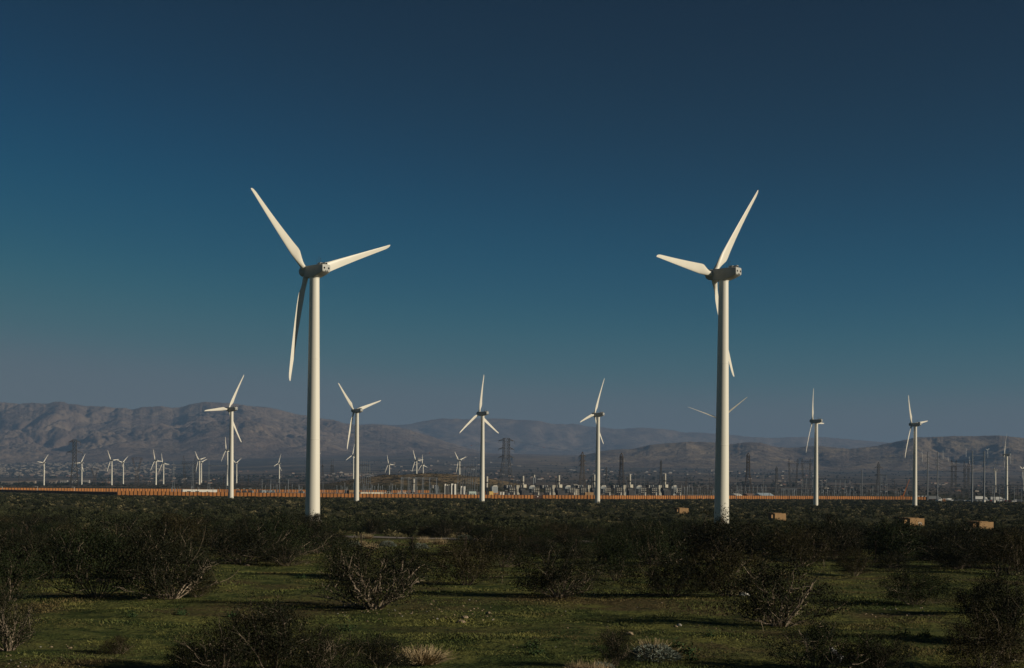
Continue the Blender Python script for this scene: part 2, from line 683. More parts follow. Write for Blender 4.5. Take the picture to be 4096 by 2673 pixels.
eye = [disc_x(3.45, s * .58, .24, .22).mesh('vent_port', M['black']) for s in (-1, 1)]
notch = [MB().box((3.46, s * .21, -.33), (.12, .2, .2)).mesh('drain_slot', M['black']) for s in (-1, 1)]
coolers = []
for x0, x1, yc, h in ((1.55, 2.35, -.35, .40), (2.0, 2.95, .40, .48)):
    coolers.append(MB().box(((x0 + x1) / 2, yc, 1.0 + h / 2 - .02), (x1 - x0, .62, h)).mesh('cooler_box', M['grey_paint']))
cool_open = [MB().box((2.352, -.35, 1.20), (.03, .5, .24)).mesh('grille', M['black']),
             MB().box((2.952, .40, 1.24), (.03, .5, .28)).mesh('grille', M['black'])]
hatch = MB().box((.55, .1, 1.05), (.7, .6, .16)).mesh('hatch', M['plant_white'])
mast = MB().tube([(.95, .25, .95), (.95, .25, 2.9)], .022, 5).tube([(.75, -.1, .95), (.75, -.1, 2.3)], .02, 5) \
    .tube([(1.15, .5, .95), (1.15, .5, 2.4)], .02, 5).lathe([(.07, 2.4), (.07, 2.5)], 6, (1.15, .5, 0)).mesh('wind_mast', M['dark_metal'])
hubmb = MB()
prof = [(1.04, -.42), (1.08, -.2), (1.08, .75), (1.02, 1.05), (.86, 1.35), (.60, 1.58), (.30, 1.70), (.05, 1.74)]
hubmb.lathe(prof, 28)
hubmb.v = [(-z, y, x) for x, y, z in hubmb.v]        # axis along -x
hub_me = hubmb.mesh('hub', M['grey_paint'], R(40))


def blade_mesh(pitch=0.0):
    # radius, chord, thickness ratio, twist
    st = [(.75, 1.05, 1.0, 0), (1.7, 1.05, 1.0, 0), (2.4, 1.14, .86, 14), (3.4, 1.5, .52, 15), (4.6, 1.92, .34, 14), (5.3, 1.98, .29, 12.5),
          (7, 1.80, .25, 9), (10, 1.52, .22, 6), (13, 1.26, .2, 4), (16, 1.02, .18, 2.5), (19, .80, .17, 1.2), (20.8, .66, .16, .6),
          (21.6, .52, .15, .4), (22.05, .32, .14, .3), (22.2, .10, .14, .3)]
    rings = []
    n = 18
    for r, c, t, tw in st:
        a = R(tw + pitch)
        ring = []
        lin = min(1, max(0, (r - 1.7) / 2.6))        # round root to airfoil
        off = (.5 * (1 - lin) + .30 * lin)
        for k in range(n):
            th = 2 * math.pi * k / n
            xr = .5 - .5 * math.cos(th)
            yr = .5 * math.sin(th) * t
            xa = xr
            ya = math.copysign(1, math.sin(th)) * t * .5 * 2.6 * (.2969 * math.sqrt(max(xa, 0)) - .126 * xa - .3516 * xa ** 2 + .2843 * xa ** 3 - .1036 * xa ** 4) * 1.93 / 1.0 if abs(math.sin(th)) > 1e-6 else 0
            x = xr * c
            y = (yr * (1 - lin) + ya * lin) * c
            x -= off * c
            if r > 21.3:
                x -= (r - 21.3) * .12
            X = x * math.cos(a) - y * math.sin(a) * -1
            Yv = -x * math.sin(a) + y * math.cos(a)
            ring.append((X, Yv - .0018 * max(0, r - 6) ** 2, r))
        rings.append(ring)
    return MB().loft(rings).mesh('blade', M['blade'], R(50))


BLADE = blade_mesh()
BLADE_F = blade_mesh(108)


def make_turbine(label, hub_px, D, b, ph, t=6.0, c=2.5, parked=False, group=None, text=None, base=True, blade=None, sink=0.0):
    H = at(*hub_px, D)
    e = Vector((math.cos(R(b)), -math.sin(R(b)), 0))
    p = H + e * 2.4
    gx = g1(p.x, p.y) - sink
    hh = H.z - gx
    root = thing('wind_turbine', label, 'wind turbine', (p.x, p.y, gx), -R(b), group)
    # tower: tapering steel tube with faint flange rings
    pr = [(1.5, -1.0), (1.5, .05)]
    n = 14
    top = hh - 1.28
    for i in range(n + 1):
        f = i / n
        z = .05 + (top - .05) * f
        pr.append((1.485 + (.95 - 1.485) * f, z))
    tw = MB().lathe(pr, 48).build('tower', M['white'], root, R(40))
    for f in (.335, .665):
        z = top * f
        r = 1.485 + (.95 - 1.485) * f
        MB().lathe([(r + .004, z - .1), (r + .025, z - .06), (r + .025, z + .06), (r + .004, z + .1)], 48, caps=False).build('flange_ring', M['white'], tw, R(40))
    MB().lathe([(.97, top - .25), (1.02, top - .2), (1.02, top)], 40, caps=False).build('yaw_collar', M['white'], tw, R(40))
    if base:
        MB().lathe([(1.95, -.9), (1.95, .12), (1.9, .16)], 40).build('concrete_base', M['stone_grey'], root, R(40))
    nc_ = link('nacelle', nac, root, (0, 0, hh))
    for me in eye:
        link('vent_port', me, nc_)
    for me in notch:
        link('drain_slot', me, nc_)
    for me in coolers:
        link('cooler_box', me, nc_)
    for me in cool_open:
        link('grille', me, nc_)
    link('hatch', hatch, nc_)
    link('wind_mast', mast, nc_)
    tt, cc = R(t), R(c)
    et = Vector((math.cos(tt), 0, -math.sin(tt)))
    ut = Vector((math.sin(tt), 0, math.cos(tt)))
    s = Vector((0, 1, 0))
    hb = link('hub', hub_me, root, (-2.4, 0, hh))
    hb.rotation_euler = (0, tt, 0)
    for k in range(3):
        f = R(ph + 120 * k)
        d = ((ut * math.cos(f) + s * math.sin(f)) * math.cos(cc) + et * math.sin(cc)).normalized()
        tn = (-ut * math.sin(f) + s * math.cos(f)).normalized()
        yn = d.cross(tn).normalized()
        m3 = Matrix((tn, yn, d)).transposed().to_4x4()
        bl = link('blade', BLADE_F if parked else BLADE, root)
        bl.matrix_local = Matrix.Translation((-2.4, 0, hh)) @ m3
    if text:
        cu = bpy.data.curves.new('tower_number', 'FONT')
        cu.body = text
        cu.size = .55
        cu.align_x = 'CENTER'
        cu.extrude = .004
        to = bpy.data.objects.new('tmp', cu)
        me = bpy.data.meshes.new_from_object(to)
        bpy.data.objects.remove(to)
        me.materials.append(M['dark_metal'])
        v = np.array([x.co[:] for x in me.vertices])
        # wrap the lettering round the tower, facing the camera side
        r0 = 1.47
        az = R(-90 + 12 - math.degrees(math.atan2(p.x, p.y)))
        ang = az + R(b) + v[:, 0] / r0
        rr = r0 + .012 + v[:, 2]
        co = np.stack([rr * np.cos(ang), rr * np.sin(ang), v[:, 1] + 1.35], -1)
        for i, x in enumerate(me.vertices):
            x.co = co[i]
        link('tower_number', me, tw)
    return root


GT = 'wind turbines on the desert plain'
TURB = [
    ('tallest white wind turbine on the left, one blade hanging beside its tower', (1226, 1088), 284, 40.0, 68.7, 7.3, 3.7, {}),
    ('tallest white wind turbine on the right, lower blade behind the tower', (2853, 1100), 284, 39.5, 32.5, 6.5, 1.7, {'text': 'AD-7'}),
    ('leftmost white wind turbine of the middle row, one blade pointing level left', (913, 1637), 797, 27.1, 24.9, 6, 2.5, {}),
    ('middle row white wind turbine just right of the tallest left tower', (1415.5, 1643.5), 797, 34.7, 71.4, 6, 2.5, {}),
    ('middle row white wind turbine left of the big pylon', (1917, 1654.6), 804, 33.9, 118.1, 6, 2.0, {}),
    ('middle row white wind turbine standing right of the big pylon, among exhaust stacks', (2377, 1659), 804, 26.3, 16.5, 6, 2.0, {}),
    ('white wind turbine, second from the right of the middle row', (3249.5, 1685), 849, 26.8, 90.8, 6, 2.5, {}),
    ('rightmost white wind turbine of the middle row, near the end of the orange wall', (3646.3, 1698.4), 870, 37.2, 81.6, 6, 2.5, {}),
    ('parked wind turbine hidden behind the tallest right tower, thin edge-on blades showing', (2878, 1676), 902, -72, 69, 5, 0, {'parked': True}),
    ('small distant white wind turbine, leftmost of the far row', (172.3, 1852), 2876, 16.1, 35.9, 6, 2.5, {}),
    ('small distant white wind turbine seen behind the tall brown pylon on the left', (323.5, 1852), 2927, 19.6, 26.9, 6, 2.5, {}),
    ('small distant white wind turbine, taller of the pair left of the V-shaped pylon', (442.9, 1841.8), 2529, 21.1, 83.5, 6, 2.5, {}),
    ('small distant white wind turbine, lower of the pair left of the V-shaped pylon', (489.9, 1851.4), 3136, 23.7, 45.5, 6, 2.5, {}),
    ('small distant white wind turbine right of the V-shaped pylon, taller of its pair', (619.8, 1842.2), 2533, 21.6, 93.3, 6, 2.5, {}),
    ('small distant white wind turbine right of the V-shaped pylon, lower of its pair', (650.4, 1853.1), 2909, 20.8, 94.8, 6, 2.5, {}),
    ('small distant white wind turbine by the cat-eared pylon, front of overlapping two', (793.3, 1840.5), 2566, 20.5, 75.7, 6, 2.5, {}),
    ('small distant white wind turbine by the cat-eared pylon, rear of overlapping two', (801.7, 1850.3), 2962, 23.2, 69.5, 6, 2.5, {}),
    ('small distant wind turbine half hidden by the leftmost middle row tower', (904.2, 1800.8), 2161, 18.6, 96.9, 6, 2.5, {}),
    ('small distant white wind turbine just right of the leftmost middle tower', (942.9, 1853.8), 3124, 20.8, 58.2, 6, 2.5, {}),
    ('small distant white wind turbine alone above the box-shaped switchyard gantry', (1113.4, 1855), 3056, 19.2, 13.7, 6, 2.5, {}),
    ('small distant white wind turbine hidden behind the largest left tower, only blade tips showing', (1250, 1823), 2503, 30, 76.5, 6, 2.5, {}),
    ('small distant white wind turbine peeking out left of the second middle tower', (1410, 1821.5), 2727, 33.5, 3.1, 6, 2.5, {}),
    ('small distant white wind turbine on the left shoulder of the brown mound', (1553.8, 1857), 3068, 29.2, 92.5, 6, 2.5, {}),
    ('small distant white wind turbine on top of the brown mound, taller of two', (1662, 1841.9), 2488, 30.9, 85.2, 6, 2.5, {}),
    ('small distant white wind turbine on top of the brown mound, lower of two', (1688.7, 1857.6), 3122, 28.4, 107.0, 6, 2.5, {}),
    ('small distant white wind turbine behind the tall spiked switchyard frames', (1834, 1841.9), 2495, 32.0, 72.5, 6, 2.5, {}),
    ('grey white wind turbine at far right with one long upright blade', (4017, 1820), 1408, 21.5, 5, 4, 1, {}),
    ('small grey white wind turbine just right of the steel poles at far right', (3975.7, 1880.4), 2356, 9, 86, 6, 2.5, {}),
    ('small grey white wind turbine cut by the right edge of the photo', (4090.5, 1878), 2900, 40.9, 47.9, 6, 2.5, {}),
]
for (lab, hp, D, b, ph, t, c, kw) in TURB:
    make_turbine(lab, hp, D, b, ph, t, c, group=GT, base=D < 1000, **kw)
HILLT = [((3687.8, 1811), 1848.6, 40, 20), ((3770.7, 1804), 1838, 5, 62), ((3791.3, 1831.6), 1849.6, 0, 95), ((3862.7, 1793.3), 1829.4, 12, 45),
         ((3949.6, 1801.8), 1836, 50, 55), ((4040.5, 1826), 1858, 35, 15), ((3877, 1833.7), 1856, 30, 50)]
HL = ['tiny pale wind turbine on the right hills beside the rightmost middle tower', 'tiny pale wind turbine on the right hills right of the left steel poles',
      'tiny pale wind turbine low on the right hills between both pairs of steel poles', 'tiny pale wind turbine on the right hills left of the right steel poles',
      'tiny pale wind turbine on the right hills just right of the steel poles', 'tiny pale wind turbine on the right hills behind the far right turbine',
      'tiny pale wind turbine on the right hills above the cat-eared pylons']

# ------------------------------------------------------------------ mountains
def skyline(pts):
    a = np.array([ray(x, y) for x, y in pts])
    o = np.argsort(a[:, 0])
    return a[o, 0], a[o, 1]


SKY_L = [(-900, 1640), (-700, 1600), (-450, 1625), (-200, 1600), (0, 1609), (40, 1612), (80, 1616), (125, 1611), (185, 1616), (225, 1606), (260, 1609),
         (275, 1618), (310, 1617), (335, 1625), (370, 1624), (395, 1627), (420, 1626), (460, 1632), (500, 1632), (528, 1640), (560, 1630), (600, 1627), (650, 1625),
         (690, 1632), (720, 1630), (760, 1618), (820, 1607), (880, 1611), (920, 1613), (960, 1618), (1010, 1626), (1060, 1628), (1100, 1635), (1150, 1648), (1200, 1660),
         (1230, 1663), (1290, 1675), (1330, 1679), (1380, 1694), (1450, 1702), (1490, 1698), (1550, 1702), (1610, 1712), (1700, 1738), (1780, 1765), (1860, 1790), (1960, 1812), (2060, 1822), (2150, 1835), (2400, 1850)]
SKY_F = [(200, 1690), (900, 1690), (1300, 1692), (1380, 1700), (1450, 1700), (1490, 1693), (1550, 1699), (1600, 1702), (1650, 1694), (1700, 1685), (1760, 1673), (1800, 1676), (1850, 1677), (1900, 1675), (1950, 1676), (2000, 1673), (2060, 1680), (2100, 1680),
         (2150, 1682), (2200, 1695), (2250, 1698), (2290, 1694), (2340, 1705), (2400, 1708), (2450, 1716), (2500, 1716), (2550, 1710), (2620, 1714), (2680, 1720), (2740, 1730),
         (2800, 1730), (2900, 1738), (3000, 1748), (3100, 1752), (3200, 1748), (3300, 1750), (3400, 1757), (3600, 1775), (3900, 1800), (4400, 1800), (5200, 1790)]
SKY_R = [(2050, 1860), (2200, 1842), (2330, 1822), (2400, 1806), (2450, 1799), (2520, 1797), (2560, 1790), (2600, 1780), (2650, 1775), (2720, 1770), (2760, 1767), (2850, 1770), (2920, 1778), (2980, 1770), (3040, 1770),
         (3080, 1783), (3120, 1790), (3170, 1792), (3220, 1787), (3276, 1782), (3310, 1788), (3400, 1796), (3500, 1785), (3570, 1770), (3620, 1760), (3660, 1750), (3750, 1748),
         (3800, 1745), (3900, 1745), (3960, 1743), (4000, 1742), (4050, 1748), (4096, 1752), (4300, 1745), (4700, 1760), (5400, 1800)]
HEIGHTS = {}


def mountain(name, label, pts, y0, y1, crest, nu, nv, amp, wl, seed, m, foot=0.0):
    su, sw = skyline(pts)
    u = np.linspace(su[0], su[-1], nu)
    wgt = np.interp(u, su, sw)
    jit = .00045 * pnoise(u * 420, u * 0 + seed, seed) + .0003 * pnoise(u * 1100, u * 0 + 3, seed)
    wgt = wgt + jit
    v = np.linspace(0, 1, nv)
    U, V = np.meshgrid(u, v)
    Yv = y0 + (y1 - y0) * V
    X = U * Yv
    base = gz(X, Yv) - 12
    vc = (crest - y0) / (y1 - y0)
    S = np.where(V < vc, (V / vc), np.clip(1 - (V - vc) / (1 - vc), 0, 1))
    S = np.where(V < vc, S ** 1.05 * .62 + .38 * S ** 3, S ** .8)
    nz = 0
    a, f = 1.0, 1 / wl
    wx = X + 260 * pnoise(X / 900, Yv / 900, seed + 20)
    wy = Yv + 260 * pnoise(X / 900 + 50, Yv / 900, seed + 21)
    for k in range(8):
        nn = np.abs(pnoise(wx * f + 17 * k, wy * f * (.42, .5, .6, .7, .8, .8, .8, .8)[k] + 11 * k, seed + k))
        nz = nz + a * (nn - .28)
        a *= .54
        f *= 2.05
    env = np.clip(np.minimum(S * 3.2, 1), 0, 1) * (1 - .45 * S)
    K = np.full(nu, 400.0)
    kk = np.full(nu, 1.0)
    for it in range(7):
        Z = base + 12 + K[None, :] * S * (1 + 0 * nz) + K[None, :] * amp * nz * env - 12 * (1 - np.minimum(S * 10, 1))
        W = ((Z - CZ) / Yv).max(0)
        dz = (wgt - W) * crest
        K = np.maximum(K + dz, 5)
    # smooth the gain along the range so that single columns do not stand out
    Ks = np.convolve(np.pad(K, 3, mode='edge'), np.ones(7) / 7, 'valid')
    K = .5 * Ks + .5 * K
    Z = base + 12 + K[None, :] * S + K[None, :] * amp * nz * env - 12 * (1 - np.minimum(S * 10, 1))
    idx = np.arange(nu * nv).reshape(nv, nu)
    q = np.stack([idx[:-1, :-1], idx[:-1, 1:], idx[1:, 1:], idx[1:, :-1]], -1).reshape(-1, 4)
    o = link(name, np_mesh(name, np.stack([X, Yv, Z], -1).reshape(-1, 3), q, m, 4, True))
    tag(o, label, 'mountains' if 'mount' in name else 'hills', kind='structure')
    HEIGHTS[name] = (u, Yv[:, 0], Z)
    return o


mm1 = mountain_material('bare_brown_rock', (.155, .112, .088), (.235, .175, .128), (.095, .073, .060))
mm2 = mountain_material('sandy_hill_rock', (.16, .122, .096), (.26, .20, .135), (.088, .070, .058))
mountain('mountain_range', 'bare brown mountain range filling the left skyline', SKY_L, 10000, 16500, 14000, 800, 320, .62, 1900, 11, mm1)
mountain('distant_mountain_range', 'pale hazy far mountain range in the middle of the skyline', SKY_F, 17500, 22500, 20500, 420, 160, .5, 2600, 31, mm1)
mountain('low_hills', 'low sandy hills along the right horizon', SKY_R, 7600, 11500, 9500, 640, 220, .55, 900, 51, mm2)

u_, y_, Z_ = HEIGHTS['low_hills']
for (hp, by, b, ph), lab in zip(HILLT, HL):
    # stand each on the slope where its foot is seen
    a_, b_ = ray(hp[0], by)
    j = int(np.clip(np.searchsorted(u_, a_), 0, len(u_) - 1))
    zz = CZ + b_ * y_
    k = np.nonzero(Z_[:, j] >= zz)[0]
    k = k[0] if len(k) else len(y_) // 3
    D = float(y_[k])
    H = at(hp[0], hp[1], D)
    hh = H.z - float(Z_[k, j])
    sink = g1(H.x, D) - float(Z_[k, j])
    s = max(.4, hh / 46.0)
    e = Vector((math.cos(R(b)), -math.sin(R(b)), 0))
    r = make_turbine(lab, hp, D, b, ph, 5, 1, group='tiny wind turbines on the far right hills', base=False, sink=sink)


# ------------------------------------------------------------------ orange wall round the power yard
def wall_run(name, label, pts, height, m, mp, limit=100, thick=.25, dark=False):
    """a block wall along a polyline of ground points, with a pilaster post every panel"""
    P = np.array(pts, float)
    root = thing(name, label, 'wall', (P[0][0], P[0][1], g1(*P[0])))
    o0 = np.array([P[0][0], P[0][1], g1(*P[0])])
    L = np.concatenate([[0], np.cumsum(np.hypot(*np.diff(P, axis=0).T))])
    n = max(2, int(round(L[-1] / 2.72)))
    s = np.linspace(0, L[-1], n + 1)
    x = np.interp(s, L, P[:, 0])
    y = np.interp(s, L, P[:, 1])
    z = gz(x, y)
    body = MB()
    posts = []
    for i in range(n):
        a = Vector((x[i], y[i], z[i])) - Vector(o0)
        b = Vector((x[i + 1], y[i + 1], z[i + 1])) - Vector(o0)
        t = Vector((b.x - a.x, b.y - a.y, 0)).normalized()
        nn = Vector((t.y, -t.x, 0)) * (thick / 2)
        top = height + .03 * ((i * 7) % 3 - 1)
        zb = min(a.z, b.z) - .5
        zt = (a.z + b.z) / 2 + top
        q = [a + nn, b + nn, b - nn, a - nn]
        body.add([(p.x, p.y, zb) for p in q] + [(p.x, p.y, zt) for p in q],
                 [(0, 1, 5, 4), (2, 3, 7, 6), (4, 5, 6, 7), (1, 2, 6, 5), (3, 0, 4, 7)])
        posts.append((a, t, top))
    body.build('wall_panels', m, root)
    posts.append((b, t, top))
    order = sorted(range(len(posts)), key=lambda i: (Vector(o0) + posts[i][0] - Vector((0, 0, CZ))).length)
    rest = MB()
    for r, i in enumerate(order):
        a, t, top = posts[i]
        mb = MB() if r < limit - 1 else rest
        mb.box((0, 0, top / 2 + .05), (.34, thick + .5, top + .35), 0)
        c = a
        ang = math.atan2(t.y, t.x)
        if r < limit - 1:
            mb.build('wall_post', mp, root, loc=c, rz=ang)
        else:
            k = len(mb.v) - 8
            mt = Matrix.Translation(c) @ Matrix.Rotation(ang, 4, 'Z')
            for j in range(k, k + 8):
                mb.v[j] = tuple(mt @ Vector(mb.v[j]))
    if rest.v:
        ob = rest.build('wall_post', mp, root)
        ob['kind'] = 'stuff'
    return root


def gp(px, D):
    p = stand(px, D)
    return (p.x, p.y)


GATE0, GATE1 = gp(2135, 1098), gp(2169, 1103)
wall_run('block_wall', 'long orange block wall left of the dark gate, running behind the middle row turbines',
         [gp(470, 985), gp(1424, 1045), gp(2100, 1094), gp(2134, 1098)], 2.75, M['orange_wall'], M['wall_post'])
wall_run('block_wall', 'orange block wall right of the dark gate, bending back at its right end',
         [gp(2170, 1103), gp(2450, 1125), gp(3000, 1245), gp(3500, 1325), gp(3640, 1335), gp(3690, 1338), gp(3722, 1339), gp(3752, 1338)], 2.85, M['orange_wall'], M['wall_post'])
wall_run('block_wall', 'shaded dark side of the block wall at far left, receding from the corner',
         [gp(468, 988), gp(280, 1060), gp(0, 1150), gp(-260, 1230)], 1.9, M['orange_wall'], M['wall_post'])
wall_run('block_wall', 'sunlit orange back wall of the power yard seen over the front wall',
         [gp(-250, 1240), gp(20, 1285), gp(400, 1340), gp(800, 1400), gp(1400, 1480), gp(1720, 1520)], 2.9, M['orange_wall'], M['wall_post'])
wall_run('block_wall', 'short orange back wall piece right of the third middle row turbine',
         [gp(1935, 1420), gp(1992, 1450)], 3.0, M['orange_wall'], M['wall_post'])
# gate leaf
g0, g1_ = Vector((*GATE0, 0)), Vector((*GATE1, 0))
gt = thing('yard_gate', 'dark closed steel gate set in the orange wall', 'gate', (g0.x, g0.y, g1(g0.x, g0.y)), math.atan2(g1_.y - g0.y, g1_.x - g0.x))
gl = (g1_ - g0).length
MB().box((gl / 2, .15, 1.3), (gl, .1, 2.4)).build('gate_leaf', M['wall_post'], gt)
MB().box((gl / 2 - .2, .05, 1.6), (.9, .04, .6)).build('notice_plate', M['litter'], gt)
for k in (0, 1):
    MB().box((gl * k, .1, 1.5), (.45, .5, 3.1)).build('gate_post', M['orange_wall'], gt)
for i, px in enumerate((3772, 3779)):
    p = stand(px, 1140)
    tag(MB().box((0, 0, 1.1), (.62, .62, 3.2)).box((0, 0, 2.75), (.8, .8, .14)).build('gate_pillar', M['orange_wall'], None, loc=p, rz=.4),
        ['orange square gate pillar standing alone, left of two', 'orange square gate pillar standing alone, right of two'][i], 'pillar', 'orange gate pillars')

# yard surface behind the walls
YV, YF = [], []
cols = np.linspace(470, 3600, 60)
for i, px in enumerate(cols):
    d0 = float(np.interp(px, [470, 1424, 2450, 3000, 3600], [990, 1050, 1130, 1250, 1345]))
    d1 = float(np.interp(px, [470, 800, 1400, 1720, 2000, 3600], [1350, 1395, 1475, 1515, 1600, 1640]))
    for k in range(24):
        D = d0 + 3 + (d1 - d0 - 4) * k / 23
        x, y = gp(px, D)
        YV.append((x, y, g1(x, y) + .12))
for i in range(len(cols) - 1):
    for k in range(23):
        a = i * 24 + k
        YF.append((a, a + 24, a + 25, a + 1))
tag(link('gravel_yard', np_mesh('gravel_yard', np.array(YV), np.array(YF), M['yard'], 4, True)), 'tan gravel yard of the power plant inside the orange wall', 'yard', kind='structure')

CA = R(23)     # the yard is turned this much against the picture plane

# ------------------------------------------------------------------ power plant units along the yard
ORD = ['first', 'second', 'third', 'fourth', 'fifth', 'sixth']


def stack_thing(label, px, top, D, r=1.25, group='exhaust stacks of the power plant'):
    p, h = stand(px, D, top)
    t = thing('exhaust_stack', label, 'chimney', p, CA, group)
    MB().lathe([(r * .86, -.5), (r * .86, h * .68)], 24).build('lower_shell', M['stack'], t, R(40))
    MB().lathe([(r, h * .70), (r, h), (r * .92, h), (r * .92, h - .6)], 24, caps=False).build('upper_shell', M['stack'], t, R(40))
    MB().lathe([(r * 1.55, h * .66), (r * 1.55, h * .70), (r * .8, h * .70)], 24).build('platform', M['plant_dark'], t, R(40))
    ld = MB()
    for s in (-.25, .25):
        ld.bar((r + .25, s, 0), (r + .25, s, h * .98), .07)
    for k in range(int(h / .6)):
        ld.bar((r + .25, -.25, .3 + k * .6), (r + .25, .25, .3 + k * .6), .05)
    ld.build('ladder', M['dark_metal'], t)
    MB().box((-r - 1.1, .4, h * .44), (1.2, 1.6, h * .88)).build('shadow_side_slab', M['plant_dark'], t)  # dark slab put in for the shadow side of the stack
    return t


def px_box(px0, px1, top, D, depth, base_px=None):
    """size of a yard block that spans photo columns px0..px1 with its top at row top"""
    p, h = stand((px0 + px1) / 2, D, top)
    wd = (px1 - px0) / FPX * D
    return p, wd, h


def filter_house(label, px, D):
    p, wd, h = px_box(px - 12, px + 12, 1942, D, 5)
    t = thing('filter_house', label, 'air filter', p, CA, 'air filter houses of the power plant')
    MB().box((0, 0, h * .55), (6.2, 4.6, h * .66)).build('body', M['plant_grey'], t)
    hood = MB().add([(-2.6, -2.3, h * .88), (2.6, -2.3, h * .88), (2.6, 2.3, h * .88), (-2.6, 2.3, h * .88),
                     (-1.2, -2.0, h * 1.0), (2.5, -2.0, h * 1.02), (2.5, 2.0, h * 1.02), (-1.2, 2.0, h * 1.0)],
                    [(0, 1, 5, 4), (1, 2, 6, 5), (2, 3, 7, 6), (3, 0, 4, 7), (4, 5, 6, 7)])
    hood.build('roof_hood', M['stack'], t)
    for k in range(4):
        MB().box((-1.95 + 1.3 * k, -2.33, h * .56), (.09, .06, h * .6)).build('wall_rib', M['plant_dark'], t)
    for s in (-1, 1):
        for q in (-1, 1):
            MB().box((2.3 * s, 2.0 * q, h * .11), (.3, .3, h * .24)).build('leg', M['galv'], t)
    return t


def housing(label, px, D):
    p, wd, h = px_box(px - 14, px + 14, 1941, D, 5)
    t = thing('catalyst_housing', label, 'duct housing', p, CA, 'catalyst housings of the power plant')
    MB().add([(-4.4, -2.2, 0), (3.8, -2.2, 0), (3.8, 2.2, 0), (-4.4, 2.2, 0), (-1.8, -2.2, h), (3.8, -2.2, h), (3.8, 2.2, h), (-1.8, 2.2, h)],
             [(0, 1, 5, 4), (1, 2, 6, 5), (2, 3, 7, 6), (3, 0, 4, 7), (4, 5, 6, 7)]).build('body', M['cream'], t)
    for k in range(6):
        x = -2.5 + 1.2 * k
        hh = h if x > -1.2 else h * .62
        MB().box((x, -2.32, hh * .5), (.34, .22, hh)).build('pilaster', M['stack'] if k % 2 else M['plant_grey'], t)
    MB().box((.6, -2.28, h * .36), (5.0, .12, .3)).build('walkway', M['plant_dark'], t)
    return t


def cooler_bank(label, px, D):
    p, wd, h = px_box(px - 15, px + 15, 1940.5, D, 4)
    t = thing('air_cooler', label, 'air cooler', p, CA, 'louvred air coolers of the power plant')
    MB().box((0, 0, h * .80), (7.4, 3.4, h * .36)).build('casing', M['plant_dark'], t)
    for k in range(4):
        MB().box((.9, -1.76, h * (.66 + .095 * k)), (5.4, .1, h * .045)).build('louvre', M['plant_white'], t)
    for x in (-3.3, 0, 3.3):
        for y in (-1.5, 1.5):
            MB().box((x, y, h * .31), (.28, .28, h * .62)).build('leg', M['plant_dark'], t)
    for x in (.5, 2.4):
        MB().tube([(x, -2.4, 0), (x, -2.4, h * .98)], .42, 10).build('riser_pipe', M['galv'], t, R(50))
    return t


def exhaust_duct(label, px, D):
    p, wd, h = px_box(px - 10, px + 10, 1950, D, 4)
    t = thing('exhaust_duct', label, 'duct', p, CA, 'dark exhaust ducts of the power plant')
    r = 2.9
    mb = MB()
    mb.tube([(-2.6, 0, h - r), (2.6, 0, h - r)], r, 16)
    mb.build('barrel', M['plant_dark'], t, R(40))
    for s in (-1.7, 1.7):
        MB().box((s, 0, (h - r) / 2), (.5, 3.2, h - r)).build('saddle', M['dark_metal'], t)
    MB().box((3.2, 1.2, h + 1.3), (3.2, 2.2, 3.2)).build('silencer', M['cream'], t)
    MB().box((3.2, 1.2, h * .4), (.6, .6, h * .9)).build('silencer_leg', M['dark_metal'], t)
    return t


def pipe_rack(label, px, D):
    p, wd, h = px_box(px - 12, px + 12, 1949, D, 4)
    t = thing('pipe_rack', label, 'pipe rack', p, CA, 'dark pipe racks of the power plant')
    for x in (-3.2, -1.1, 1.1, 3.2):
        for y in (-1.4, 1.4):
            MB().box((x, y, h / 2), (.3, .3, h)).build('post', M['plant_dark'], t)
    for k, z in enumerate((.35, .6, .8, 1.0)):
        MB().box((0, 0, h * z), (6.9, 3.0, .22)).build('deck', M['plant_dark'], t)
        if k < 3:
            MB().tube([(-3.4, -1.0, h * z + .5), (3.4, -1.0, h * z + .5)], .32, 8).build('pipe', M['stack' if k != 1 else 'cream'], t, R(50))
    MB().box((-.8, .3, h * .24), (3.6, 2.2, h * .48)).build('pump_block', M['plant_dark'], t)
    MB().box((1.9, -.6, h * .2), (1.5, 1.4, h * .4)).build('valve_block', M['stack'], t)
    return t


def generator(label, px, D):
    p, wd, h = px_box(px - 14, px + 14, 1962, D, 4)
    t = thing('generator_enclosure', label, 'generator', p, CA, 'generator enclosures of the power plant')
    MB().box((0, 0, h * .5), (7.6, 3.4, h)).build('body', M['plant_dark'], t)
    MB().box((-1.5, -1.75, h * .42), (1.1, .1, h * .7)).build('door', M['plant_dark'], t)
    MB().box((1.8, -1.76, h * .55), (1.6, .1, h * .4)).build('vent', M['plant_dark'], t)
    return t


SX = [2091, 2234.5, 2376, 2518.5, 2659]
ST = [1904, 1901.6, 1899, 1897.5, 1895]
for i, (px, tp) in enumerate(zip(SX, ST)):
    D = 1420 + 12 * i
    o = 'the %s tall exhaust stack from the left' % ORD[i + 1]
    stack_thing('pale round exhaust stack, %s from the left of the tall row' % ORD[i + 1], px, tp, D)
    housing('cream ribbed duct housing left of %s' % o, px - 22, D + 6)
    cooler_bank('louvred air cooler on dark legs left of %s' % o, px - 60, D + 10)
    exhaust_duct('round dark exhaust duct at the foot of %s' % o, px - 3, D - 16)
    filter_house('grey box-shaped air filter house right of %s' % o, px + 34, D - 8)
    pipe_rack('dark pipe rack with decks left of %s' % o, px - 43, D - 20)
    pipe_rack('dark pipe rack with decks right of %s' % o, px + 54, D - 14)
    generator('low dark generator enclosure in front of %s' % o, px + 8, D - 34)
stack_thing('pale round exhaust stack, first from the left of the tall row', 1946.5, 1906, 1405)
cooler_bank('louvred air cooler on dark legs left of the green corrugated box', 1735, 1480)
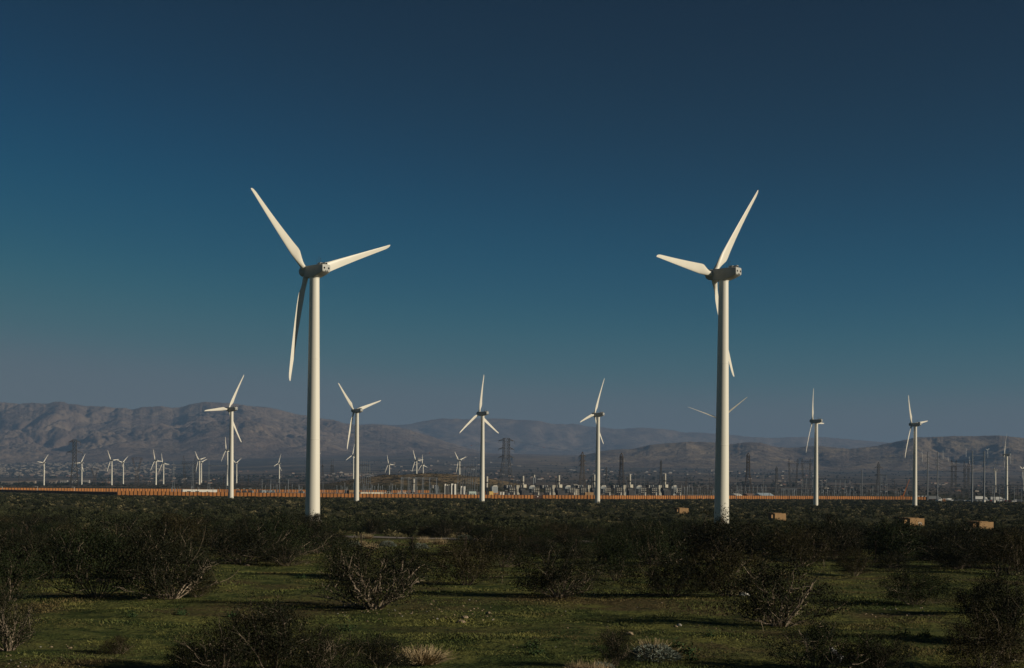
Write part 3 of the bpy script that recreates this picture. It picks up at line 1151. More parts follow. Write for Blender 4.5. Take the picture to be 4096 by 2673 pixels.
stack_thing('pale round exhaust stack rising behind the low box gantry', 1654, 1915, 1490, 1.2)
filter_house('grey box-shaped air filter house between the first and second exhaust stacks', 1976, 1400)
# twin polished stacks
p, h = stand(2136, 1440, 1899)
t = thing('twin_stack', 'shiny twin steel stacks with domed cap behind the grey filter house', 'chimney', p, CA)
for x in (-.95, .95):
    MB().lathe([(.42, 0), (.42, h * .86)], 14).build('pipe', M['galv'], t, R(40), loc=(x, 0, 0))
MB().lathe([(1.0, h * .86), (1.0, h * .95), (.7, h * .99), (.1, h)], 16).build('cap', M['stack'], t, R(40))
MB().box((0, 0, h * .52), (2.6, .9, .25)).build('brace', M['plant_dark'], t)


def shed(name, label, cat, px0, px1, top, base, D, depth, m, rm=None, roof=0.0, door=True, group=None, rz=CA):
    p, wd, h = px_box(px0, px1, top, D, depth)
    wd = max(.8, (wd - depth * abs(math.sin(rz)) * .5) / max(.5, math.cos(rz)))
    t = thing(name, label, cat, p, rz, group)
    hw = h - roof
    MB().box((0, 0, hw / 2 - .2), (wd, depth, hw + .4)).build('body', m, t)
    if roof > 0:
        MB().add([(-wd / 2 - .2, -depth / 2 - .2, hw), (wd / 2 + .2, -depth / 2 - .2, hw), (wd / 2 + .2, depth / 2 + .2, hw), (-wd / 2 - .2, depth / 2 + .2, hw),
                  (-wd / 2 - .2, 0, h), (wd / 2 + .2, 0, h)], [(0, 1, 5, 4), (2, 3, 4, 5), (1, 2, 5), (3, 0, 4)]).build('roof', rm or m, t)
    else:
        MB().box((0, 0, h + .06), (wd + .2, depth + .2, .14)).build('roof', rm or m, t)
    if door:
        MB().box((wd * .22, -depth / 2 - .03, hw * .36), (min(1.2, wd * .2), .06, hw * .66)).build('door', M['plant_dark'], t)
        for q in (-.32, -.08):
            MB().box((wd * q, -depth / 2 - .03, hw * .6), (wd * .11, .06, hw * .22)).build('window', M['glass'], t)
    return t


shed('control_building', 'long low white building behind the left part of the orange wall', 'building', 730, 862, 1959, 1971, 1080, 7, M['plant_white'], door=True)
shed('control_building', 'long low cream building with flat roof right of the second middle turbine', 'building', 1436, 1530, 1969.5, 1978, 1120, 7, M['cream'])
shed('site_cabin', 'tan flat roofed cabin left of the second middle turbine tower', 'cabin', 1390, 1417, 1962, 1976, 1130, 6, M['tan_block'])
shed('storage_container', 'pale green corrugated container left of the third middle turbine tower', 'container', 1871, 1903, 1966.5, 1980, 1110, 3.5, M['green_box'])
shed('storage_container', 'yellow container right of the third middle turbine tower', 'container', 1953, 1972, 1966.5, 1978, 1130, 3, M['yellow'], door=False)
for i, px in enumerate((2002, 2012)):
    shed('switch_cabinet', ['pale switch cabinet behind the wall right of the yellow container, left of two', 'pale switch cabinet behind the wall right of the yellow container, right of two'][i],
         'cabinet', px - 4, px + 4, 1969, 1980, 1125, 2, M['plant_white'], door=False, group='pale switch cabinets')
shed('workshop', 'small white workshop with pitched roof right of the last exhaust stack', 'building', 2681, 2705, 1948, 1968, 1520, 9, M['plant_white'], None, 1.6)
shed('warehouse', 'pale blue roofed warehouse right of the tallest right turbine tower', 'building', 3020, 3088, 1972, 1984, 1380, 14, M['cream'], M['blue_roof'], 2.6)
shed('warehouse', 'white roofed warehouse just right of the tallest right turbine tower', 'building', 2925, 2962, 1974.5, 1984, 1370, 12, M['plant_white'], M['plant_white'], 1.6)
shed('warehouse', 'low tan roofed warehouse between the white and blue roofed ones', 'building', 2974, 3014, 1974, 1984, 1390, 10, M['house_b'], M['house_b'], 1.5)
shed('storage_tank_shelter', 'cream arched shelter between the third and fourth exhaust stacks', 'building', 2290, 2312, 1938, 1970, 1470, 8, M['cream'], M['stack'], 1.4)
shed('blast_wall', 'low tan retaining wall in front of the fourth exhaust stack', 'wall', 2338, 2374, 1970, 1982, 1290, 1.5, M['tan_block'], door=False)
shed('site_office', 'low grey office block under the box-shaped switchyard gantry', 'building', 1040, 1097, 1962, 1973, 1210, 8, M['plant_grey'])
for i, (px0, px1, tp) in enumerate(((1778, 1784, 1936), (1787, 1791, 1939), (1794, 1798, 1939), (1804, 1814, 1935), (1817, 1824, 1936), (1842, 1849, 1945), (1854, 1862, 1946))):
    lab = ['first', 'second', 'third', 'fourth', 'fifth', 'sixth', 'seventh'][i]
    p, wd, h = px_box(px0, px1, tp, 1290, 1)
    t = thing('radiator_panel', 'tall white panel left of the third middle turbine, %s of seven from the left' % lab, 'panel', p, CA, 'tall white panels in the power yard')
    MB().box((0, 0, h / 2), (wd, .5, h)).build('panel', M['plant_white'], t)
    MB().box((-wd / 2 - .25, .3, h * .46), (.3, 1.6, h * .92)).build('rear_frame', M['plant_dark'], t)
    MB().box((0, -.3, .35), (wd + .4, .9, .7)).build('plinth', M['plant_dark'], t)


def transformer(label, px, top, D):
    p, h = stand(px, D, top)
    t = thing('transformer', label, 'transformer', p, CA, 'dark power transformers')
    MB().box((0, 0, h * .36), (2.6, 2.2, h * .62)).build('tank', M['plant_dark'], t)
    MB().box((1.75, 0, h * .36), (.7, 2.0, h * .52)).build('radiator', M['plant_grey'], t)
    for x in (-.8, 0, .8):
        MB().lathe([(.16, h * .66), (.2, h * .72), (.12, h * .78), (.18, h * .84), (.06, h)], 8, (x, 0, 0)).build('bushing', M['rust_lattice'], t, R(40))
    MB().tube([(-1, .9, h * .9), (1, .9, h * .9)], .34, 10).build('oil_conservator', M['plant_grey'], t, R(40))
    return t


for i, (px, tp) in enumerate(((951, 1953), (976, 1953), (1002, 1952), (1205, 1955), (1385, 1955), (2026, 1960))):
    transformer(['dark transformer just right of the leftmost middle tower', 'dark transformer, second right of the leftmost middle tower', 'dark transformer, third right of the leftmost middle tower',
                 'dark transformer just left of the tallest left tower', 'dark transformer just left of the second middle row tower', 'dark transformer right of the third middle row tower'][i], px, tp, 1130)

# ------------------------------------------------------------------ switchyard steelwork
def portal(label, pxs, apex, D, spread, beams=(), spike=0.0, m='galv', mbeam='dark_lattice', rungs=2, size=.8):
    """one switchyard portal: A-frames in a row, bolted together by lattice beams; beams: (px0, px1, row)"""
    p, h = stand(pxs[0], D, apex)
    t = thing('switchyard_portal', label, 'switchyard portal', p, 0, 'steel portals of the switchyard')
    s = spread / FPX * D / 2
    co, si = math.cos(CA), math.sin(CA)
    for px in pxs:
        q, hq = stand(px, D, apex)
        o = q - p
        for k in (-1, 1):
            MB().bar(o + Vector((k * s * co, k * s * si, -.3)), o + Vector((k * s * .12 * co, k * s * .12 * si, hq)), .30).build('leg', M[m], t)
        for k in range(rungs):
            f = (k + 1) / (rungs + 1.3)
            x = s * (1 - f) + s * .12 * f
            MB().bar(o + Vector((-x * co, -x * si, hq * f)), o + Vector((x * co, x * si, hq * f)), .18).build('cross_brace', M[m], t)
        if spike:
            MB().tube([o + Vector((0, 0, hq - .2)), o + Vector((0, 0, hq + (apex - spike) / FPX * D))], [.15, .06], 6).build('lightning_spike', M[m], t)
    for a, b, row in beams:
        a, b = at(a, row, D) - p, at(b, row, D) - p
        d = b - a
        n = max(2, int(d.length / 1.6))
        up = Vector((0, 0, size / 2))
        sv = Vector((0, size / 2, 0))
        mb = MB()
        for k in (-1, 1):
            mb.bar(a + sv * k + up, b + sv * k + up, .16)
            mb.bar(a + sv * k - up, b + sv * k - up, .16)
            for q in range(n):
                mb.bar(a + d * (q / n) + sv * k + up * (1 if q % 2 else -1), a + d * ((q + 1) / n) + sv * k + up * (-1 if q % 2 else 1), .11)
        mb.build('lattice_beam', M[mbeam], t)
    return t


def px_m(px, D):
    return px / FPX * D


portal('tall spiked steel portal overlapping the cat-eared pylon', [693.5, 770.5], 1861, 1210, 10, [(694, 770, 1862)], 1842, 'galv', 'galv', 3, .6)
portal('tall spiked steel portal reaching behind the leftmost middle tower', [835, 909], 1860, 1210, 10, [(836, 908, 1863)], 1842, 'galv', 'galv', 3, .6)
portal('close row of tall spiked steel frames right of the second middle tower', [1444, 1452.5, 1460, 1469, 1478], 1862, 1160, 13, [(1436, 1477, 1861), (1440, 1485, 1939)], 1836, 'galv', 'dark_lattice', 3, .9)
portal('narrow dark spiked steel portal standing right of the tallest left tower', [1324, 1331.5], 1863, 1190, 16, [(1321, 1334, 1864)], 1836, 'dark_lattice', 'dark_lattice', 3, 1.0)
portal('narrow dark spiked steel frame touching the tallest left tower', [1290], 1862, 1190, 12, [(1286, 1294, 1864)], 1836, 'dark_lattice', 'dark_lattice', 3, 1.0)
portal('tall spiked steel portal with three frames left of the third middle tower', [1832, 1846, 1855], 1867, 1170, 11, [(1829, 1856, 1867.5)], 1843, 'galv', 'dark_lattice', 3, .9)
portal('tall spiked steel portal with five frames left of the third middle tower', [1867, 1876, 1884, 1893, 1904], 1867, 1170, 14, [(1865, 1905, 1867.5), (1795, 1908, 1908)], 1842.5, 'galv', 'dark_lattice', 3, .9)
for i, px in enumerate((2950, 2966, 2981.5, 2997.5, 3013, 3029.5, 3046, 3063)):
    t = portal('small steel frame in the row of eight behind the warehouses', [px], 1943, 1420, 9)
    t['group'] = 'small steel frames behind the warehouses'
portal('twin-framed steel portal left of the second rightmost middle tower', [3209.5, 3225], 1912, 1380, 12, [(3207, 3227, 1913)])
portal('steel portal half hidden by the second rightmost middle tower', [3250, 3288, 3306], 1917, 1395, 11, [(3262, 3306, 1915)])
portal('wide steel portal on four frames left of the grey monopole', [3342, 3360.6, 3380.5, 3399.4], 1918, 1400, 11, [(3340, 3400, 1918)])
portal('short steel portal just left of the grey monopole', [3414.5, 3440], 1939, 1400, 8, [(3412, 3452, 1939)])
portal('short steel portal between the grey monopole and the high portal', [3491, 3511.5], 1939, 1400, 8, [(3468, 3513, 1940)])
portal('high twin-framed steel portal left of the orange crane', [3525.5, 3545.5], 1899.5, 1390, 15, [(3523, 3547, 1901)])


def mpx(px, D):
    return px / FPX * D


def gantry(label, px0, px1, top, D, ncol, m, depth=9, second=None):
    """box-shaped switchyard gantry: two rows of columns under lattice girders"""
    p, h = stand(px0, D, top)
    wd = px_m(px1 - px0, D)
    t = thing('steel_gantry', label, 'gantry', p, 0, 'box-shaped gantries of the switchyard')
    for r_, dy in ((0, 0), (1, depth)):
        for k in range(ncol):
            x = wd * k / (ncol - 1)
            MB().tube([(x, dy, -.4), (x, dy, h)], .24, 6).build('column', M[m if r_ == 0 else 'galv'], t)
        gd = MB()
        for z in (h, h - 1.3):
            gd.bar((0, dy, z), (wd, dy, z), .2)
        n = int(wd / 1.8)
        for k in range(n):
            gd.bar((wd * k / n, dy, h if k % 2 else h - 1.3), (wd * (k + 1) / n, dy, h - 1.3 if k % 2 else h), .12)
        gd.build('girder', M[m if r_ == 0 else 'galv'], t)
    for k in range(ncol):
        x = wd * k / (ncol - 1)
        MB().bar((x, 0, h - .3), (x, depth, h - .3), .22).build('tie_beam', M[m], t)
    return t


gantry('box-shaped dark and blue grey gantry left of the tallest left tower', 1036, 1142, 1916, 1180, 4, 'dark_metal', 14)
gantry('low wide gantry in front of the brown mound', 1604, 1745, 1910, 1160, 6, 'galv', 18)
gantry('dark pipe rack gantry at far right edge', 3982, 4130, 1940.5, 1150, 6, 'dark_metal', 8)
gantry('low gantry left of the fourth middle tower, behind the warehouses', 3134, 3186, 1953, 1430, 4, 'galv', 12)

# busbar supports: slim posts with a small insulator head
post_me = MB().tube([(0, 0, -.3), (0, 0, .72)], .11, 6).lathe([(.1, .72), (.2, .76), (.1, .80), (.2, .84), (.1, .88), (.2, .92), (.07, 1.0)], 8).mesh('busbar_support', M['galv'])
post_dk = post_me.copy()
post_dk.materials[0] = M['dark_metal']


def posts(label, px0, px1, D0, D1, n, h0, h1, seed):
    rg = random.Random(seed)
    for i in range(n):
        px = rg.uniform(px0, px1)
        D = rg.uniform(D0, D1)
        o = link('busbar_support', post_dk if rg.random() < .35 else post_me, None, stand(px, D))
        h = rg.uniform(h0, h1)
        o.scale = (1.3, 1.3, h)
        tag(o, label, 'busbar post', 'slim busbar posts of the switchyard')


posts('slim busbar post by the long low white building', 680, 905, 1020, 1280, 22, 4, 7, 1)
posts('slim busbar post around the box-shaped gantry', 1020, 1215, 1080, 1280, 26, 4, 9, 2)
posts('slim busbar post between the tallest left tower and the brown mound', 1290, 1600, 1080, 1300, 52, 5, 11, 3)
posts('slim busbar post under the low wide gantry', 1600, 1770, 1080, 1300, 26, 4, 9, 4)
posts('slim busbar post in the yard left of the tallest right tower', 2690, 2858, 1150, 1420, 46, 5, 12, 5)
posts('slim busbar post in the yard between the right towers', 2925, 3240, 1300, 1480, 42, 4, 9, 6)
posts('slim busbar post in the yard by the orange crane', 3262, 3640, 1345, 1500, 66, 4, 9, 7)
# slanted white disconnect arms in front of the mound
arm_me = MB().tube([(0, 0, 0), (.2, 0, 4.2)], [.16, .12], 6).box((0, 0, .1), (.7, .5, .3)).mesh('disconnect_arm', M['plant_white'])
for i in range(22):
    px = 1530 + i * 4.1 + (18 if i > 10 else 0)
    o = link('disconnect_arm', arm_me, None, stand(px, 1140 + (i * 37) % 60) + Vector((0, 0, .6)))
    o.rotation_euler = (.15, -.5 + .25 * ((i * 7) % 5 - 2) / 2, CA)
    tag(o, 'slanted white disconnect arm in front of the brown mound', 'switch arm', 'slanted disconnect arms')

# ------------------------------------------------------------------ lattice pylons
def lattice_into(mb, lv, leg=.2, br=.11):
    """lv: list of (z, half width x, half depth y)"""
    for (z0, a0, b0), (z1, a1, b1) in zip(lv[:-1], lv[1:]):
        c0 = [(-a0, -b0, z0), (a0, -b0, z0), (a0, b0, z0), (-a0, b0, z0)]
        c1 = [(-a1, -b1, z1), (a1, -b1, z1), (a1, b1, z1), (-a1, b1, z1)]
        for k in range(4):
            k2 = (k + 1) % 4
            mb.bar(c0[k], c1[k], leg)
            mb.bar(c0[k], c1[k2], br)
            mb.bar(c0[k2], c1[k], br)
            mb.bar(c1[k], c1[k2], br)


def subdiv(a, b, n):
    return [tuple(a[k] + (b[k] - a[k]) * i / n for k in range(3)) for i in range(n + 1)]


def pylon_tall(label, px, top, D, body_hw, base_hw, waist_f, arms, m, peak=True, rz=.3, leg=.36, br=.21):
    """square lattice tower with crossarms; arms: (height fraction, half span, style)"""
    p, h = stand(px, D, top)
    t = thing('lattice_pylon', label, 'power pylon', p, rz, 'lattice power pylons')
    mb = MB()
    zw = h * waist_f
    ztop = h * (.93 if peak else 1.0)
    lattice_into(mb, subdiv((-.3, base_hw, base_hw), (zw, body_hw, body_hw), 5), leg, br)
    lattice_into(mb, subdiv((zw, body_hw, body_hw), (ztop, body_hw * .92, body_hw * .92), 6), leg, br)
    if peak:
        lattice_into(mb, [(ztop, body_hw * .92, body_hw * .92), (h, .12, .12)], leg, br)
    mb.build('lattice_body', M[m], t)
    for f, span in arms:
        z = h * f
        for s in (-1, 1):
            a = MB()
            tip = (s * span, 0, z - .4)
            for y in (-body_hw, body_hw):
                a.bar((s * body_hw * .9, y, z), tip, leg * .8)
                a.bar((s * body_hw * .9, y, z + h * .035), tip, leg * .8)
                for q in (.3, .6):
                    xx = s * (body_hw * .9 + (span - body_hw * .9) * q)
                    a.bar((xx, y * (1 - q), z - .4 * q), (xx, y * (1 - q), z + h * .035 * (1 - q)), br)
            a.build('crossarm', M[m], t)
            MB().lathe([(.10, -2.4), (.18, -1.9), (.10, -1.4), (.18, -.9), (.1, -.3)], 6).build('insulator_string', M['dark_metal'], t, loc=tip)
    return t, p, h


def mpx(px, D):
    return px / FPX * D


P4t, P4p, P4h = pylon_tall('big three-armed lattice pylon right of the third middle turbine', 2023.6, 1753, 1630, mpx(11.5, 1630), mpx(27, 1630), .60,
                           [(.63, mpx(34, 1630)), (.79, mpx(34, 1630)), (.95, mpx(34, 1630))], 'dark_lattice', peak=False, rz=.35, leg=.44, br=.23)
pylon_tall('tall brown lattice pylon overlapping the second far turbine on the left', 297, 1759, 1330, mpx(7, 1330), mpx(17, 1330), .62, [(.76, mpx(30, 1330)), (.96, mpx(22, 1330))], 'dark_lattice', peak=False, rz=.2)
pylon_tall('brown pointed lattice pylon just left of the fourth middle turbine', 2328.6, 1807.6, 1560, mpx(5, 1560), mpx(14.5, 1560), .66, [(.68, mpx(15, 1560)), (.78, mpx(15, 1560)), (.9, mpx(15, 1560))], 'rust_lattice')
pylon_tall('brown pointed lattice pylon above the gap of the third and fourth exhaust stacks', 2485, 1812, 1560, mpx(6, 1560), mpx(15, 1560), .60, [(.72, mpx(8, 1560)), (.88, mpx(8, 1560))], 'rust_lattice', rz=1.2)
pylon_tall('pointed lattice pylon just right of the tallest right tower', 2991.5, 1811, 1540, mpx(6, 1540), mpx(17, 1540), .56, [(.77, mpx(10, 1540)), (.9, mpx(10, 1540))], 'rust_lattice', rz=1.2)
pylon_tall('slim distant lattice pylon right of the fourth middle turbine', 2425, 1868, 2100, mpx(2, 2100), mpx(6, 2100), .6, [(.9, mpx(5, 2100))], 'dark_lattice')
pylon_tall('slim distant lattice pylon left of the last exhaust stack', 2643, 1841, 2000, mpx(2.6, 2000), mpx(8, 2000), .6, [(.92, mpx(5, 2000))], 'dark_lattice')
pylon_tall('slim dark distant pylon halfway between the right towers', 3106, 1866, 2000, mpx(3, 2000), mpx(7, 2000), .55, [(.9, mpx(6, 2000))], 'dark_lattice')
pylon_tall('dark distant pylon with bent arms above the high pair of steel frames', 3512.8, 1849, 1900, mpx(4, 1900), mpx(9, 1900), .5, [(.6, mpx(16, 1900)), (.83, mpx(19, 1900))], 'dark_lattice')


def pylon_ears(label, px, top, D, half, base_half, bridge_f, m, waist=True):
    """two-legged lattice pylon with a bridge and two pointed ears"""
    p, h = stand(px, D, top)
    t = thing('lattice_pylon', label, 'power pylon', p, .1, 'lattice power pylons')
    zb = h * bridge_f
    body = MB()
    for s in (-1, 1):
        for (a, b, n) in (((-.3, s * base_half, 1.2), (h * .42, s * half * .62, .8), 4), ((h * .42, s * half * .62, .8), (zb, s * half * .72, .8), 4)):
            L = subdiv(a, b, n)
            for (z0, x0, d0), (z1, x1, d1) in zip(L[:-1], L[1:]):
                for y in (-1, 1):
                    for q in (-.8, .8):
                        body.bar((x0 + q, y * d0, z0), (x1 + q, y * d1, z1), .22)
                    body.bar((x0 - .8, y * d0, z0), (x1 + .8, y * d1, z1), .13)
                    body.bar((x0 + .8, y * d0, z0), (x1 - .8, y * d1, z1), .13)
    for k in range(3):          # big X braces between the two legs
        z0, z1 = h * (.05 + .24 * k), h * (.05 + .24 * (k + 1))
        body.bar((-base_half * .8, 0, z0), (base_half * .8, 0, z1), .2)
        body.bar((base_half * .8, 0, z0), (-base_half * .8, 0, z1), .2)
    body.build('lattice_legs', M[m], t)
    br = MB()
    n = 8
    for y in (-.8, .8):
        for z in (zb, zb + h * .05):
            br.bar((-half, y, z), (half, y, z), .22)
        for k in range(n):
            x0, x1 = -half + 2 * half * k / n, -half + 2 * half * (k + 1) / n
            br.bar((x0, y, zb + (h * .05 if k % 2 else 0)), (x1, y, zb + (0 if k % 2 else h * .05)), .14)
    br.build('bridge', M[m], t)
    for s in (-1, 1):
        e = MB()
        x = s * half * .72
        for q in (-1.1, 1.1):
            for y in (-.7, .7):
                e.bar((x + q, y, zb + h * .05), (x + s * .5, 0, h), .2)
        for f in (.3, .6):
            z = zb + h * .05 + (h - zb - h * .05) * f
            e.bar((x - 1.1 * (1 - f), 0, z), (x + 1.1 * (1 - f), 0, z), .12)
        e.build('peak', M[m], t)
    for x in (-half * .95, -half * .3, half * .3, half * .95):
        MB().lathe([(.10, -3), (.18, -2.2), (.10, -1.4), (.18, -.7), (.08, 0)], 6).build('insulator_string', M['dark_metal'], t, loc=(x, 0, zb))
    return t


pylon_ears('cat-eared dark lattice pylon left of the leftmost middle tower', 757, 1823, 1420, mpx(30, 1420), mpx(17, 1420), .78, 'dark_lattice')
pylon_ears('dark two-legged pylon with long flat top, left of two between the right towers', 3172, 1834, 1800, mpx(23, 1800), mpx(8, 1800), .86, 'dark_lattice')
pylon_ears('dark two-legged pylon with long flat top, right of two between the right towers', 3224, 1834, 1800, mpx(22, 1800), mpx(8, 1800), .86, 'dark_lattice')
pylon_ears('dark cat-eared pylon right of the left pair of steel poles, left of two', 3814.5, 1839, 1650, mpx(11.5, 1650), mpx(14, 1650), .80, 'dark_lattice')
pylon_ears('dark cat-eared pylon left of the right pair of steel poles, right of two', 3865, 1845, 1560, mpx(11.5, 1560), mpx(14, 1560), .80, 'dark_lattice')


def pylon_vee(label, px, top, D, half, m):
    p, h = stand(px, D, top)
    t = thing('lattice_pylon', label, 'power pylon', p, .05, 'lattice power pylons')
    b = MB()
    lattice_into(b, subdiv((-.3, 2.6, 2.6), (h * .5, 1.1, 1.1), 5), .2, .11)
    b.build('lattice_body', M[m], t)
    for s in (-1, 1):
        a = MB()
        L = subdiv((h * .5, s * 1.0, .9), (h * .97, s * half * .75, .5), 5)
        for (z0, x0, d0), (z1, x1, d1) in zip(L[:-1], L[1:]):
            for y in (-1, 1):
                for q in (-.7, .7):
                    a.bar((x0 + q, y * d0, z0), (x1 + q, y * d1, z1), .18)
                a.bar((x0 - .7, y * d0, z0), (x1 + .7, y * d1, z1), .11)
        a.build('slanted_arm', M[m], t)
    c = MB()
    for y in (-.5, .5):
        c.bar((-half, y, h * .93), (half, y, h * .93), .18)
        c.bar((-half * .8, y, h * .985), (half * .8, y, h * .985), .18)
    for k in range(9):
        c.bar((-half + half * 2 * k / 9, 0, h * (.93 if k % 2 else .985)), (-half + half * 2 * (k + 1) / 9, 0, h * (.985 if k % 2 else .93)), .12)
    c.build('crossarm', M[m], t)
    return t


pylon_vee('V-shaped brown lattice pylon between the two far pairs of turbines', 547, 1828, 1750, mpx(24, 1750), 'rust_lattice')
pylon_vee('faint V-shaped lattice pylon between the tall brown pylon and the far turbines', 378, 1872, 2300, mpx(17, 2300), 'rust_lattice')

# sky wire with marker balls over the big pylon
pts = [(1440, 1850), (1718, 1812.8), (1886, 1782.3), (2018, 1756), (2175.5, 1789.5), (2320, 1810)]
wv = [at(x, y, 1630) for x, y in pts]
wt = thing('sky_wire', 'thin dark wire with orange marker balls strung over the big pylon', 'power line', wv[0])
MB().tube([v - wv[0] for v in wv], .05, 4).build('wire', M['wire'], wt)
for k in (1, 2, 4):
    b = MB()
    b.lathe([(.05, -.42), (.3, -.3), (.42, 0), (.3, .3), (.05, .42)], 10)
    b.build('marker_ball', M['ball'], wt, R(60), loc=wv[k] - wv[0])

# ------------------------------------------------------------------ steel monopoles and wooden poles
def monopole(label, px, top, D, d0, d1, foot=None, group='tall steel power poles'):
    p, h = stand(px, D, top)
    t = thing('steel_pole', label, 'power pole', p, .2, group)
    MB().lathe([(d0 / 2, -.4), (d1 / 2, h)], 14).build('shaft', M['pole'], t, R(40))
    if foot:
        MB().lathe([(d0 * .75, -.4), (d0 * .75, foot), (d0 * .5, foot + .05)], 18).build('concrete_foot', M['plant_white'], t, R(40))
    return t, p, h


MONO = []
for lab, px, top, D, d0, d1, ft in (
        ('tall steel power pole, left of the pair by the wall end', 3709.5, 1809, 1230, 1.3, .7, None),
        ('tall steel power pole, right of the pair by the wall end', 3749, 1808, 1130, 1.2, .6, None),
        ('thick tall steel power pole, left of the far right pair', 3888, 1804, 1110, 1.6, .8, .5),
        ('thick tall steel power pole on a white foot, right of the far right pair', 3935.8, 1804, 1105, 1.5, .8, 2.4)):
    t, p, h = monopole(lab, px, top, D, d0, d1, ft)
    for f in (.90, .80, .70):
        a = MB()
        for s in (-1, 1):
            a.bar((0, 0, h * f), (s * 1.9, 0, h * f - .5), .16)
            a.lathe([(.08, -1.1), (.14, -.8), (.08, -.5), (.14, -.25), (.06, 0)], 6, (s * 1.9, 0, h * f - .5))
        a.build('insulator_arm', M['dark_metal'], t)
    MONO.append((p, h))
# conductors between and beyond the poles
for k, f in enumerate((.90, .80, .70)):
    A, B, C_, D_ = [p + Vector((1.7, 0, h * f - 1.6)) for p, h in MONO]
    for a, b, lab in ((A, C_, 'sagging power line from the left pair of steel poles to the far right pair'), (B, D_, 'sagging power line between the nearer two steel poles'),
                      (D_, D_ + Vector((170, 45, -3)), 'sagging power line running off the right edge of the photo')):
        pp = []
        for q in range(13):
            s = q / 12
            v = a.lerp(b, s)
            v.z -= 4 * s * (1 - s) * 2.4
            pp.append(v - a)
        o = MB().tube(pp, .085, 4).build('power_line', M['wire'], None, loc=a)
        tag(o, lab, 'power line', 'conductors between the steel poles')
t, p, h = monopole('white concrete pole stub with thin pole right of the white-footed steel pole', 3975.7, 1960, 1105, 1.5, .3, 2.3)
monopole('grey monopole behind the wall, halfway between the two rightmost middle towers', 3447, 1878.5, 1390, 1.0, .7)
monopole('thin grey pole just right of the tallest right tower', 2944.5, 1901, 1120, .42, .28)
monopole('thin grey pole standing behind the pale blue roof', 3052.6, 1900, 1400, .5, .35)
monopole('thin grey pole right of the pale blue roof', 3103, 1930, 1120, .42, .28)
for i, (px, top, D) in enumerate(((2540, 1898, 1250), (2562, 1906, 1220), (2575.6, 1896, 1260), (2622.7, 1891, 1230), (2695, 1895, 1240), (2416, 1914, 1280), (2459, 1913, 1270), (2504.7, 1918, 1240))):
    monopole('slim grey pole among the exhaust stacks, number %s from the left' % ['three', 'five', 'six', 'seven', 'eight', 'one', 'two', 'four'][i] if False else
             'slim grey pole %s' % ['left of the second last gap, by the fourth exhaust stack', 'between the last two exhaust stacks, left of centre', 'between the last two exhaust stacks, tallest one',
                                    'just left of the last exhaust stack', 'just right of the last exhaust stack', 'right of the fourth middle turbine tower',
                                    'left of the brown pointed pylon among the stacks', 'just left of the second last exhaust stack'][i], px, top, D, .45, .3, None, 'slim grey poles among the exhaust stacks')
WOOD = [(75, 1902, 1110, 'at far left before the shaded wall'), (434.5, 1909, 1020, 'left of the wall corner, left of two'), (421.8, 1917, 1050, 'just left of the wall corner, short one'), (472, 1925, 1050, 'right above the wall corner'),
        (576, 1914, 1080, 'under the V-shaped pylon'), (790, 1913, 965, 'in front of the wall before the paired far turbines'), (894, 1899, 1040, 'just left of the leftmost middle tower'),
        (963, 1916, 1040, 'between the first two transformers'), (971, 1911, 1060, 'right of the leftmost middle tower, pale lamp arm'), (993, 1899, 1060, 'left of the third transformer, tall'),
        (1473, 1918, 1000, 'in front of the close row of spiked frames'), (1771, 1897, 1060, 'right of the low wide gantry'), (1814, 1909, 1060, 'right of the low wide gantry, thicker'),
        (2064, 1925, 1010, 'just right of the big pylon'), (2351, 1930, 1020, 'left of the fourth middle tower'), (2588, 1924, 1080, 'between the last two exhaust stacks'), (2667, 1966, 1030, 'right of the last exhaust stack, short'),
        (2680, 1924, 1030, 'right of the last exhaust stack, tall'), (2746, 1912, 1040, 'left of the tallest right tower, tall'), (2741, 1922, 1070, 'left of the tallest right tower, shorter'), (2720, 1930, 1090, 'by the white pitched workshop'), (2837.5, 1912, 1090, 'touching the left side of the tallest right tower'),
        (3307, 1930, 1120, 'right of the second rightmost middle tower'), (3438, 1955, 1080, 'before the grey monopole'), (3577, 1922, 1100, 'left of the orange crane'), (3626, 1918, 1090, 'right of the orange crane'),
        (3845, 1965, 1080, 'between the steel pole pairs, left of two'), (3861, 1966, 1080, 'between the steel pole pairs, right of two'), (3898, 1944, 1060, 'right of the thick steel pole'), (4036, 1925, 1030, 'under the far right upright blade')]
for px, top, D, where in WOOD:
    p, h = stand(px, D, top)
    t = thing('utility_pole', 'thin dark pole ' + where, 'utility pole', p, .3, 'thin dark utility poles')
    MB().tube([(0, 0, -.4), (0, 0, h)], [.17, .12], 8).build('shaft', M['wood'], t, R(50))
    MB().box((0, 0, h - .7), (1.5, .14, .16)).build('crossarm', M['wood'], t)
# shaped lamp arms by the left wall
for i, px in enumerate((9, 150, 298)):
    p, h = stand(px, 1180 - 60 * i, (1945, 1946.5, 1949)[i])
    t = thing('lamp_post', ['pale short lamp post at the far left edge by the wall', 'pale short lamp post behind the shaded wall under the first far turbine', 'pale short lamp post behind the shaded wall by the tall brown pylon'][i], 'lamp post', p, 0, 'pale lamp posts behind the shaded wall')
    MB().tube([(0, 0, 0), (0, 0, h)], .12, 8).build('post', M['plant_white'], t)
    MB().tube([(0, 0, h), (-1.7, 0, h + .05)], .1, 8).build('arm', M['plant_white'], t)
    MB().box((-1.9, 0, h - .02), (.6, .3, .14)).build('lamp_head', M['plant_white'], t)

